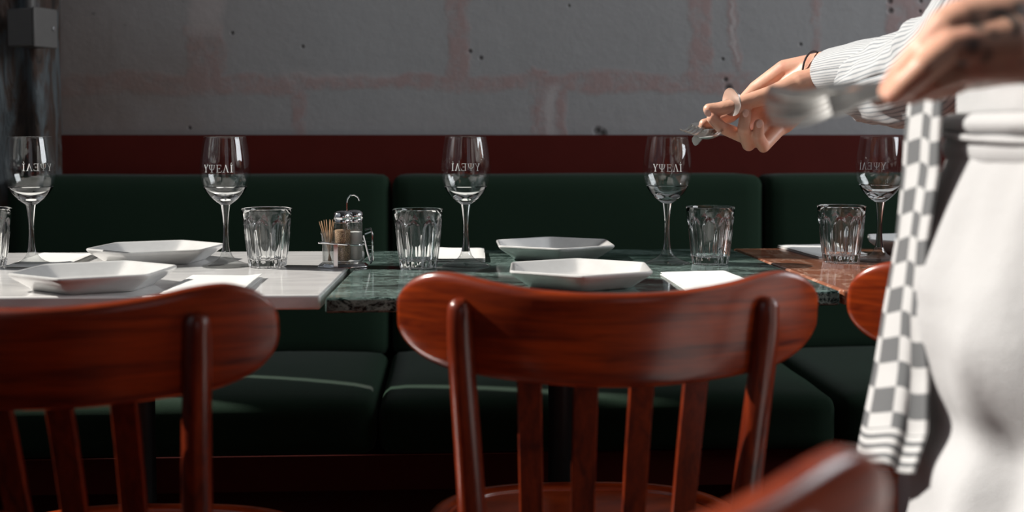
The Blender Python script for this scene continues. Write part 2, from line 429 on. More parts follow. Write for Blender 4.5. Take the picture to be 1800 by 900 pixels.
# weathered column on the left
n = NT('weathered column paint'); v = n.coord('Object', scale=(3, 3, 0.8))
a = n.noise(v, 7, 6, 0.6, 0.8); c2 = n.noise(n.coord('Object', scale=(5, 5, 1.0), loc=(4, 2, 1)), 5, 5, 0.6, 0.4)
col = n.ramp(a, [(0.36, (0.012, 0.009, 0.008)), (0.46, (0.055, 0.034, 0.024)), (0.54, (0.07, 0.08, 0.085)), (0.70, (0.12, 0.145, 0.155))])
n.set(col=n.mix(n.ramp(c2, [(0.5, 0.0), (0.62, 0.8)]), col, (0.05, 0.024, 0.016)), rough=0.7)
n.bump(a, 0.9, 0.02); M_column = n.m
colx0 = ony(-70, 200, 2.80).x; colx1 = ony(84, 200, 2.80).x
b = MB(); rg = []
for k in range(70):
    z = 4.3 * k / 69; ring = []
    for i in range(40):
        t = i / 40 * 2 * PI; cxx = (colx0 + colx1) / 2; hw = (colx1 - colx0) / 2
        c, s_ = math.cos(t), math.sin(t)
        x = math.copysign(abs(c) ** 0.45, c) * hw; y = math.copysign(abs(s_) ** 0.45, s_) * 0.085
        if s_ < 0: y += 0.022 * math.sin(x / hw * 5.0) 
        d = noise.noise(Vector((x * 12, y * 12, z * 5))) * 0.010 + noise.noise(Vector((x * 40, y * 40, z * 12))) * 0.004
        ring.append(Vector((cxx + x * (1 + d * 4), 2.862 + y * (1 + d * 5), z)))
    rg.append(ring)
b.rings(rg); tag(b.build('column', M_column, smooth=60), 'weathered grey and brown painted column at the left end of the wall', 'column', kind='structure')
# junction box on the column
jp = ony(46, 48, 2.70)
jb = empty('junction_box', (jp.x, jp.y + 0.03, jp.z), math.radians(66), label='small grey metal electrical box fixed high on the weathered column', cat='electrical box')
M_boxg = plain('grey painted metal', (0.11, 0.105, 0.10), 0.55)
b = MB(); b.box((-.034, -.036, -.042), (.034, .036, .042)); b.build('housing', M_boxg, jb, bevel=.004)
b = MB(); b.box((-.036, -.043, -.044), (.036, -.036, .044)); b.build('cover', M_boxg, jb, bevel=.003)
b = MB(); b.lathe([(0, .0), (.005, .0), (.005, .003), (0, .004)], 12, M=Matrix.Translation((.022, -.043, .0)) @ Matrix.Rotation(PI / 2, 4, 'X')); b.build('screw', M_chrome, jb)
b = MB(); b.tube([(-.0, .0, .04), (0, 0, .6)], .011, 12); b.build('conduit', M_boxg, jb)

# ------------------------------------------------------------------ banquette
b = MB(); b.box((RX0 + .02, 2.895, 0.50), (3.55, 2.945, 0.957))
tag(b.build('banquette_backboard', M_board, bevel=.002), 'long dark red painted board behind the green back cushions', 'wall board')
b = MB()
b.box((RX0 + .02, 2.24, 0.285), (3.55, 2.27, 0.355)); b.box((RX0 + .02, 2.27, 0.325), (3.55, 2.89, 0.355)); b.box((RX0 + .02, 2.40, 0.0), (3.55, 2.43, 0.325))
b.box((RX0 + .02, 2.86, 0.0), (3.55, 2.89, 0.325))
tag(b.build('banquette_bench', M_board, bevel=.002), 'dark red wooden bench running under the green seat cushions', 'bench')
xs = ony(686, 420, 2.74).x; CWID = 0.873
M_pipe = M_green
def cushion(name, lo, hi, lean=0.0, crown=0.012):
    nx, ny, nz = 26, 8, 8
    b = MB()
    (x0, y0, z0), (x1, y1, z1) = lo, hi
    cx, cy, cz = (x0 + x1) / 2, (y0 + y1) / 2, (z0 + z1) / 2
    hx, hy, hz = (x1 - x0) / 2, (y1 - y0) / 2, (z1 - z0) / 2
    bm = bmesh.new(); bmesh.ops.create_cube(bm, size=2)
    bmesh.ops.subdivide_edges(bm, edges=bm.edges, cuts=15, use_grid_fill=True)
    R = 0.028
    for v in bm.verts:
        # spread points: finer towards the edges
        p = [math.copysign(1 - (1 - abs(c)) ** 1.6, c) for c in v.co]
        q = Vector((p[0] * hx, p[1] * hy, p[2] * hz))
        inner = Vector((max(-hx + R, min(hx - R, q.x)), max(-hy + R, min(hy - R, q.y)), max(-hz + R, min(hz - R, q.z))))
        d = q - inner
        if d.length > 1e-9: q = inner + d.normalized() * R
        f = (1 - abs(p[0]) ** 4)
        if hy < hz: q.y -= crown * f * (1 - abs(p[2]) ** 3) * (1 if p[1] < 0 else 0)
        else: q.z += crown * f * (1 - abs(p[1]) ** 3) * (1 if p[2] > 0 else 0)
        w = noise.noise(Vector((q.x * 5 + x0, q.y * 7, q.z * 7 + 3))) * 0.004
        q.y += w; q.z += w * 0.5
        q.y += lean * (q.z + hz)
        v.co = q
    me = bpy.data.meshes.new(name); bm.to_mesh(me); bm.free(); me.materials.append(M_green); me.shade_smooth()
    o = bpy.data.objects.new(name, me); C.objects.link(o); o.location = (cx, cy, cz)
    return o
posn = ['behind the white marble table', 'behind the green marble table', 'behind the red-brown marble table']
for i in range(-1, 2):
    x0 = xs + i * CWID + .003; x1 = x0 + CWID - .006
    nm = posn[i + 1]
    tag(cushion('back_cushion', (x0, 2.735, .445), (x1, 2.865, .865), lean=0.04), 'dark green upholstered back cushion standing ' + nm, 'cushion', 'back cushions of the banquette')
    tag(cushion('seat_cushion', (x0, 2.20, .358), (x1, 2.735, .464)), 'dark green upholstered seat cushion lying ' + nm.replace('behind', 'low behind'), 'cushion', 'seat cushions of the banquette')

# ------------------------------------------------------------------ tables
def slab_table(corners, mat, label, ped, rise=0.0, idx=0):
    c0 = sum((Vector(c) for c in corners), Vector()) / 4
    root = empty('cafe_table', (ped.x, ped.y, 0), 0, label=label, cat='table', group='marble tables in front of the banquette')
    b = MB(); b.prism([(c[0] - ped.x, c[1] - ped.y) for c in corners], TZ - 0.02 + rise, TZ + rise)
    b.build('tabletop', mat, root, bevel=.0035, seg=3)
    # iron pedestal: cross arms under the top, column, cross feet
    b = MB(); b.tube([(0, 0, .05), (0, 0, .72)], .021, 20); b.build('column', M_iron, root)
    for sgn in (1, -1):
        for ax in (0, 1):
            pass
    b = MB()
    for a in (0, 1, 2, 3):
        M = Matrix.Rotation(a * PI / 2 + PI / 4, 4, 'Z')
        for (r0, r1, h0, h1) in ((.0, .27, .035, .012),):
            p = [M @ Vector(q) for q in ((r0, -.018, .728 + rise), (r1, -.012, .728 + rise), (r1, .012, .728 + rise), (r0, .018, .728 + rise), (r0, -.018, .728 - h0), (r1, -.012, .728 - h1), (r1, .012, .728 - h1), (r0, .018, .728 - h0))]
            s = len(b.v)
            for q in p: b.vert(q)
            for f in ((0, 1, 2, 3), (7, 6, 5, 4), (0, 4, 5, 1), (1, 5, 6, 2), (2, 6, 7, 3), (3, 7, 4, 0)): b.face([s + i for i in f])
    b.build('support_arms', M_iron, root, bevel=.002)
    for a in range(4):
        M = Matrix.Rotation(a * PI / 2 + PI / 4, 4, 'Z')
        b = MB(); b.tube([M @ Vector(q) for q in ((.0, 0, .075), (.10, 0, .07), (.20, 0, .045), (.27, 0, .020))], [.024, .021, .017, .0155], 12)
        b.lathe([(0, 0), (.018, 0), (.018, .02), (0, .022)], 14, M=M @ Matrix.Translation((.27, 0, 0))); b.build('foot', M_iron, root)
    return root
gfl, gbl, gbr, gfr = onz(571, 524), onz(653, 441), onz(1285, 437), onz(1477, 511)
slab_table([gfl, gfr, gbr, gbl], M_green_marble, 'cafe table with dark green veined marble top on a black iron pedestal', CW(.078, 1.86))
wfr, wbr = onz(563, 518), onz(641, 441)
ux = Vector((1, 0.0, 0)).normalized()
slab_table([wfr - ux * .68, wfr, wbr, wbr - ux * .70], M_white_marble, 'cafe table with white marble top on a black iron pedestal', CW(-.565, 1.80))
rfl, rbl = onz(1482, 510), onz(1289, 437)
slab_table([rfl, rfl + Vector((.70, -.01, 0)), rbl + Vector((.70, 0, 0)), rbl], M_red_marble, 'cafe table with red-brown marble top beside the waiter', CW(.80, 1.92))

# ------------------------------------------------------------------ wine glasses
HB = 0.098           # height where the bowl starts
def wine_glass_parts(root):
    # foot
    b = MB(); b.lathe([(0, 0), (.020, .0), (.0365, .0), (.0378, .0008), (.0370, .0020), (.029, .0044), (.020, .0078), (.0135, .0120), (.0095, .017), (.0072, .023)], 56)
    b.build('foot', M_foot, root, smooth=80)
    b = MB(); b.lathe([(.0072, .023), (.0058, .031), (.0050, .040), (.0043, .052), (.0042, .064), (.0050, .076), (.0062, .086), (.0082, HB)], 40)
    b.build('stem', M_glass, root, smooth=80)
    out = [(.0082, HB), (.0145, .1025), (.0215, .1085), (.0285, .1165), (.0340, .1260), (.0380, .1365), (.0400, .1470), (.0398, .158), (.0386, .170), (.0366, .183), (.0344, .196), (.0327, .2050)]
    inn = [(.0318, .2052), (.0335, .196), (.0357, .183), (.0377, .170), (.0389, .158), (.0390, .147), (.0369, .137), (.0326, .1270), (.0265, .1185), (.0185, .1125), (.0095, .1085), (0, .1075)]
    def dens(p):
        r = []
        for i in range(len(p) - 1):
            for t in (0, .5):
                # smooth in-between by Catmull-Rom
                p0 = p[max(i - 1, 0)]; p1 = p[i]; p2 = p[i + 1]; p3 = p[min(i + 2, len(p) - 1)]
                r.append(tuple(0.5 * ((2 * p1[k]) + (-p0[k] + p2[k]) * t + (2 * p0[k] - 5 * p1[k] + 4 * p2[k] - p3[k]) * t * t + (-p0[k] + 3 * p1[k] - 3 * p2[k] + p3[k]) * t ** 3) for k in (0, 1)))
        return r + [p[-1]]
    out, inn = dens(out), dens(inn)
    prof = out + inn
    mats = []
    for i in range(len(prof) - 1):
        z = (prof[i][1] + prof[i + 1][1]) / 2
        mats.append(1 if z > .1265 and z < .2046 else 0)
    b = MB(); b.lathe(prof, 64, mats=mats); b.build('bowl', [M_glass, M_thin], root, smooth=80)

def bowl_r(z):
    t = [(.1365, .0380), (.147, .0400), (.158, .0398), (.170, .0386)]
    for i in range(3):
        if z <= t[i + 1][0]:
            f = (z - t[i][0]) / (t[i + 1][0] - t[i][0]); return t[i][1] + f * (t[i + 1][1] - t[i][1])
    return .0386
def lettering(root, angle, M_ink):
    # capital Greek letters upsilon psi epsilon lambda iota with serifs; units: letter height 1
    L = []
    def rect(x0, y0, x1, y1): L.append([(x0, y0), (x1, y0), (x1, y1), (x0, y1)])
    def bar(xa, ya, xb, yb, w): # slanted stroke
        L.append([(xa - w / 2, ya), (xa + w / 2, ya), (xb + w / 2, yb), (xb - w / 2, yb)])
    # Y
    o = 0
    rect(o + .33, .0, o + .46, .5); rect(o + .22, 0, o + .57, .05)
    bar(o + .395, .42, o + .12, .98, .13); bar(o + .395, .42, o + .68, .98, .06); rect(o, .95, o + .27, 1.0); rect(o + .56, .95, o + .80, 1.0)
    # PSI
    o = .93
    rect(o + .38, 0, o + .51, 1.0); rect(o + .28, 0, o + .61, .05); rect(o + .28, .95, o + .61, 1.0)
    for s in (-1, 1):
        pts = [(.445 + s * .36, .95), (.445 + s * .34, .65), (.445 + s * .27, .42), (.445 + s * .15, .31), (.445, .27)]
        for a, c in zip(pts, pts[1:]):
            w = .11 if a[1] > .5 else .08
            L.append([(o + a[0] - w / 2, a[1]), (o + a[0] + w / 2, a[1]), (o + c[0] + w / 2, c[1]), (o + c[0] - w / 2, c[1])])
            L.append([(o + a[0], a[1]), (o + c[0], c[1]), (o + c[0], c[1] + .07), (o + a[0], a[1] + .05)])
        rect(o + .445 + s * .36 - .12, .92, o + .445 + s * .36 + .12, .97)
    # E
    o = 2.03
    rect(o + .08, 0, o + .21, 1); rect(o, 0, o + .70, .055); rect(o, .945, o + .66, 1); rect(o + .2, .49, o + .50, .54)
    rect(o + .65, .0, o + .70, .25); rect(o + .61, .78, o + .66, 1.0); rect(o + .47, .40, o + .51, .63)
    # LAMBDA
    o = 2.88
    bar(o + .14, 0, o + .42, 1.0, .055); bar(o + .70, 0, o + .41, 1.0, .14); rect(o, 0, o + .27, .05); rect(o + .56, 0, o + .86, .05)
    # I
    o = 3.88
    rect(o + .12, 0, o + .25, 1); rect(o, 0, o + .37, .05); rect(o, .95, o + .37, 1)
    tick = [(3.98, 1.10), (4.04, 1.10), (4.14, 1.28), (4.06, 1.28)]; L.append(tick)
    H = .0118; Wd = 4.25
    b = MB()
    for q in L:
        nU, nV = 4, 2
        (x0, y0), (x1, y1), (x2, y2), (x3, y3) = q
        g = []
        for j in range(nV + 1):
            row = []
            for i in range(nU + 1):
                u, v = i / nU, j / nV
                x = (x0 * (1 - u) + x1 * u) * (1 - v) + (x3 * (1 - u) + x2 * u) * v
                y = (y0 * (1 - u) + y1 * u) * (1 - v) + (y3 * (1 - u) + y2 * u) * v
                z = .150 + (y) * H
                r = bowl_r(z) + .0003
                a = angle + (x - Wd / 2) * H / .0415
                row.append(b.vert((r * math.sin(a), -r * math.cos(a), z)))
            g.append(row)
        for j in range(nV):
            for i in range(nU): b.face((g[j][i], g[j][i + 1], g[j + 1][i + 1], g[j + 1][i]))
    return b.build('lettering', M_ink, root, smooth=80)

proto = empty('wine_glass'); wine_glass_parts(proto)
GL = [(57, 468, PI - math.radians(17), 'wine glass at the left end of the white marble table, print reversed beside the napkin'),
      (398, 468, math.radians(-18), 'wine glass on the white marble table between a plate and a tumbler, print readable'),
      (819, 467, PI, 'wine glass on the green marble table standing in front of the folded napkin'),
      (1172, 463, 0, 'wine glass on the green marble table just below the cutlery the waiter holds'),
      (1545, 459, PI + math.radians(21), 'wine glass on the red-brown marble table beside the checked towel')]
face_cam = -YAW
for i, (px, py, ang, lab) in enumerate(GL):
    p = onz(px, py)
    o = proto if i == 0 else copy_tree(proto)
    o.location = (p.x, p.y, TZ); tag(o, lab, 'wine glass', 'printed wine glasses on the tables')
    o.rotation_euler.z = -math.atan2(p.x, p.y)
GLS = [o for o in bpy.data.objects if o.name.startswith('wine_glass')]
GLS.sort(key=lambda o: o.location.x)
for o, (px, py, ang, lab) in zip(GLS, GL): lettering(o, ang, M_ink)

# ------------------------------------------------------------------ fluted tumblers
def tumbler_mesh():
    NF = 9; Hh = .092
    def r0(z): return .0285 + (.0392 - .0285) * (z / Hh) ** 0.85
    zs = [0, .0012, .004, .008, .013, .02, .028, .036, .044, .050, .054, .058, .061, .064, .067, .070, .073, .076, .079, .084, .0905, Hh]
    prof = [(0, .003), (.015, .003), (.022, .0018), (.0262, 0)] + [(r0(z) - (.0014 if k == 0 else 0), z) for k, z in enumerate(zs)][1:]
    prof += [(r0(Hh) - .0012, Hh + .0006), (r0(Hh) - .0022, Hh - .0006)]
    for z in (.084, .072, .060, .046, .032, .020, .0145): prof.append((r0(z) - .0030 - .0006 * (1 - z / Hh), z))
    prof += [(.020, .0122), (.010, .0112), (0, .011)]
    nout = 4 + len(zs) - 1
    def mod(k, r, z, a):
        if k < 2: return r, z
        if k >= nout:
            return r, z
        u = ((a * NF / (2 * PI)) % 1.0) * 2 - 1
        arch = .075 - .017 * u * u
        t = max(0, min(1, (arch - z) / .004 + .5))
        d = .0028 * (1 - u * u) * t
        ridge = .0009 * t * abs(u) ** 6
        # small scallops at the very bottom
        if z < .0085:
            w = math.cos(a * NF * 2) * .0007
            return r - d * .6 + w, z
        return r - d + ridge, z
    b = MB(); b.lathe(prof, 144, mod=mod)
    return b
tum = tumbler_mesh().build('glass_tumbler', M_glass, smooth=50)
TL = [(-24, 469, 'fluted glass tumbler at the far left of the white table, mostly out of view'),
      (470, 469, 'fluted glass tumbler on the white marble table beside the condiment stand'),
      (735, 471, 'fluted glass tumbler on the green marble table right of the condiment stand'),
      (1248, 464, 'fluted tumbler on the green marble table below the waiter\'s hand'),
      (1478, 461, 'fluted glass tumbler standing on the red-brown marble table')]
for i, (px, py, lab) in enumerate(TL):
    o = tum if i == 0 else tum.copy()
    if i: C.objects.link(o)
    p = onz(px, py); o.location = (p.x, p.y, TZ + .0003); o.rotation_euler.z = 0.2 + i * 1.3
    tag(o, lab, 'glass', 'fluted tumblers on the tables')

# ------------------------------------------------------------------ hexagonal plates
def plate_mesh():
    b = MB()
    prof = [(.060, .0008), (.066, 0), (.082, 0), (.0845, .0010), (.0885, .0040), (.1135, .0195), (.1160, .0218), (.1172, .0240), (.1168, .0258), (.1148, .0268), (.1122, .0262), (.1100, .0246), (.0870, .0098), (.0825, .0070), (.076, .0062)]
    rg = []
    for r, z in prof:
        ring = []
        for i in range(6):
            a0 = i * PI / 3; a1 = a0 + PI / 3; am = a0 + PI / 3
            p0 = Vector((r * math.cos(a0), r * math.sin(a0), z)); p1 = Vector((r * math.cos(a1), r * math.sin(a1), z)); p2 = Vector((r * math.cos(a1 + PI / 3), r * math.sin(a1 + PI / 3), z))
            for t in (.12, .5, .88): ring.append(p0.lerp(p1, t))
            c0, c1 = p0.lerp(p1, .93), p1.lerp(p2, .07)          # rounded corner
            for t in (.25, .5, .75):
                u0, u1 = p0.lerp(p1, .93), p1.lerp(p2, .07)
                ring.append(u0 * (1 - t) ** 2 + p1 * 2 * t * (1 - t) + u1 * t * t)
        rg.append(ring)
    b.rings(rg); return b
pl = plate_mesh().build('hexagonal_plate', M_porcelain, smooth=32)
PLT = [(167, 505, 23, 'hexagonal white plate at the near side of the white marble table'),
       (276, 459, 20.6, 'hexagonal white plate at the far side of the white marble table'),
       (974, 452, 30, 'hexagonal white plate at the far side of the green marble table'),
       (1019, 500, 26, 'hexagonal white plate at the near side of the green marble table'),
       (1625, 443, 12, 'hexagonal white plate on the red-brown marble table, half behind the checked towel')]
PLT = [(a_, b_, math.radians(c_), d_) for a_, b_, c_, d_ in PLT]
for i, (px, py, rz, lab) in enumerate(PLT):
    o = pl if i == 0 else pl.copy()
    if i: C.objects.link(o)
    p = onz(px, py); o.location = (p.x, p.y, TZ); o.rotation_euler.z = rz
    if i < 2: o.scale = (.955, .955, .955)
    tag(o, lab, 'plate', 'hexagonal plates')

# ------------------------------------------------------------------ napkins
def napkin(corners, label, seed, layers=2, lift=0.0):
    P = [onz(px, py, TZ + .004) for px, py in corners]
    c = sum(P, Vector()) / 4; c.z = TZ
    Q = [p - c for p in P]
    root = None
    b = MB(); N = 16
    for L in range(layers):
        z0 = .0004 + L * .0028; th = .0024
        top = []; bot = []
        for j in range(N + 1):
            rt, rb = [], []
            for i in range(N + 1):
                u, v = i / N, j / N
                k = 1 - 0.012 * L * (1 if v > .5 else 0)
                p = (Q[0] * (1 - u) + Q[1] * u) * (1 - v) + (Q[3] * (1 - u) + Q[2] * u) * v
                e = min(u, 1 - u, v, 1 - v)
                edge = min(1, e / .06)
                nz = noise.noise(Vector((u * 3 + seed, v * 3, L))) * .0012
                up = lift * L * max(0, (u - .75) / .25) ** 2
                h = th * (0.35 + .65 * math.sqrt(edge)) if e > 0 else th * .3
                rt.append(b.vert((p.x * k, p.y * k, z0 + h + max(0, nz) + up))); rb.append(b.vert((p.x * k, p.y * k, z0 + up + (0 if L == 0 else max(0, nz)))))
            top.append(rt); bot.append(rb)
        for j in range(N):
            for i in range(N):
                b.face((top[j][i], top[j][i + 1], top[j + 1][i + 1], top[j + 1][i]))
                b.face((bot[j][i], bot[j + 1][i], bot[j + 1][i + 1], bot[j][i + 1]))
        for i in range(N):
            b.face((bot[0][i], bot[0][i + 1], top[0][i + 1], top[0][i])); b.face((top[N][i], top[N][i + 1], bot[N][i + 1], bot[N][i]))
            b.face((top[i][0], top[i + 1][0], bot[i + 1][0], bot[i][0])); b.face((bot[i][N], bot[i + 1][N], top[i + 1][N], top[i][N]))
    o = b.build('folded_napkin', M_paper, smooth=50, loc=c)
    return tag(o, label, 'napkin', 'folded white napkins')
napkin([(8, 468), (110, 471), (172, 446), (75, 444)], 'folded white napkin at the far left of the white marble table', 1, 2, .003)
napkin([(280, 516), (418, 519), (462, 484), (338, 483)], 'folded white napkin on the white marble table, partly hidden by the chair back', 2, 2, .003)
napkin([(742, 458), (853, 457), (852, 439), (758, 438)], 'folded white napkin on the green marble table behind the reversed wine glass', 3, 3)
napkin([(1210, 509), (1318, 493), (1276, 476), (1160, 478)], 'folded white napkin on the green marble table by the near plate and chair back', 4, 2)
napkin([(1440, 451), (1525, 446), (1470, 429), (1366, 431)], 'folded white napkin on the red-brown marble table', 5, 2)

# ------------------------------------------------------------------ condiment stand
cp = onz(603, 469)
cs = empty('condiment_stand', (cp.x, cp.y, TZ), -YAW, label='small chrome wire condiment stand holding two shakers and toothpicks, on the table seam', cat='condiment stand')
b = MB(); hexa = [(.040 * math.cos(a) * 1.0, .027 * math.sin(a)) for a in [PI / 8 + i * PI / 4 for i in range(8)]]
b.rings([[Vector((x * 1.06, y * 1.06, 0)) for x, y in hexa], [Vector((x * 1.06, y * 1.06, .002)) for x, y in hexa], [Vector((x * .92, y * .92, .0065)) for x, y in hexa], [Vector((x * .9, y * .9, .004)) for x, y in hexa]])
b.build('base_plate', M_chrome, cs, bevel=.0008)
ring = []
for i in range(49):
    a = 2 * PI * i / 48; x = .036 * math.copysign(abs(math.cos(a)) ** .7, math.cos(a)) - .001; y = .025 * math.copysign(abs(math.sin(a)) ** .7, math.sin(a))
    ring.append((x, y, .038 + .002 * math.sin(a * 2)))
b = MB(); b.tube(ring, .0015, 8); b.build('wire_ring', M_chrome, cs)
b = MB(); b.box((-.011, -.0268, .002), (-.004, -.0255, .038)); b.build('front_upright', M_chrome, cs, bevel=.0004)
b = MB(); b.tube([(.006, .004, .004), (.006, .004, .100), (.0075, .004, .108), (.012, .004, .113), (.018, .004, .1135), (.0235, .004, .110), (.026, .004, .104)], .0011, 8)
b.build('carrying_loop', M_chrome, cs)
# bent bracket on the right
b = MB(); b.tube([(.036, -.006, .052), (.0455, -.008, .056), (.0475, -.008, .050), (.0465, -.006, .010), (.044, -.004, .006)], .0014, 8)
b.tube([(.034, .006, .058), (.043, .008, .060), (.046, .006, .052), (.0465, .002, .010)], .0014, 8)
b.tube([(.033, -.004, .050), (.037, -.006, .034), (.043, -.006, .010)], .0014, 8)
for zz in (.046, .040, .034, .028, .022, .016): b.tube([(.0365 + (.05 - zz) * .22, -.006, zz), (.0468, -.007, zz)], .0005, 6)
b.build('card_bracket', M_chrome, cs)
def shaker(name, lx, ly, fill, flevel, label):
    root = empty(name, cs.matrix_basis @ Vector((0, 0, 0)), label=label, cat='shaker', group='glass shakers in the condiment stand')
    q = Matrix.Rotation(-YAW, 3, 'Z') @ Vector((lx, ly, 0))
    root.location = (cp.x + q.x, cp.y + q.y, TZ + .0045)
    NF = 10
    def mod(k, r, z, a):
        if k > 8 or z > .058: return r, z
        u = ((a * NF / 2 / PI) % 1) * 2 - 1
        return r - .0011 * (1 - u * u), z
    prof = [(0, 0), (.0125, 0), (.0148, .002), (.0152, .006), (.0150, .03), (.0152, .052), (.0148, .060), (.0125, .066), (.0118, .069), (.0108, .069), (.0112, .064), (.0128, .058), (.0130, .03), (.0128, .008), (.010, .0055), (0, .005)]
    b = MB(); b.lathe(prof, 60, mod=mod); b.build('jar', M_thin, root, smooth=50)
    b = MB(); b.lathe([(0, .006), (.0095, .0062), (.0120, .009), (.0122, .03), (.0122, flevel - .001), (.0115, flevel), (0, flevel + .001)], 30); b.build('contents', fill, root, smooth=50)
    b = MB(); b.lathe([(.0128, .066), (.0136, .0665), (.0136, .070), (.0130, .0712), (.0140, .0722), (.0142, .0765), (.0125, .0815), (.0085, .0842), (0, .0850)], 40)
    b.build('lid', M_chrome, root, smooth=50)
    b = MB()
    for i in range(7):
        a = i * 2 * PI / 6; r = .004 if i else 0
        b.lathe([(0, .0001), (.0007, .0001), (.0007, -.0004)], 6, M=Matrix.Translation((r * math.cos(a) if i else 0, r * math.sin(a) if i else 0, .0851)))
    b.build('pour_holes', M_iron, root)
shaker('pepper_shaker', .001, -.009, M_pepper, .055, 'small glass shaker of brown pepper with a chrome lid in the condiment stand')
shaker('salt_shaker', .017, .010, M_salt, .050, 'small glass shaker of white salt with a chrome lid, behind the pepper')
q = Matrix.Rotation(-YAW, 3, 'Z') @ Vector((-.0215, .000, 0))
cupo = (cp.x + q.x, cp.y + q.y, TZ + .0045)
b = MB(); b.lathe([(0, 0), (.0098, 0), (.0108, .002), (.0112, .03), (.0120, .046), (.0135, .048), (.0138, .0500), (.0132, .0518), (.0110, .0515), (.0100, .030), (.0095, .005), (0, .004)], 36)
tag(b.build('toothpick_holder', M_foot, loc=cupo, smooth=50), 'small clear glass pot full of toothpicks in the condiment stand', 'toothpick holder')
b = MB(); b.tube([(0, 0, 0), (0, 0, .003), (0, 0, .062), (0, 0, .066)], [.0003, .0007, .0007, .0004], 8)
tp = b.build('toothpick', M_pick)
rnd = random.Random(5)
for i in range(10):
    o = tp if i == 0 else tp.copy()
    if i: C.objects.link(o)
    a = rnd.uniform(0, 2 * PI); r = rnd.uniform(.001, .0050)
    o.location = (cupo[0] + .004 - .0007 * i + .0 * a, cupo[1] + r * math.sin(a) * .7, cupo[2] + .0045)
    o.rotation_euler = (rnd.uniform(-.12, .12), -.30 + .050 * i + rnd.uniform(-.012, .012), 0)
    tag(o, 'pale wooden toothpick leaning in the small glass pot of the condiment stand', 'toothpick', 'toothpicks in the glass pot')

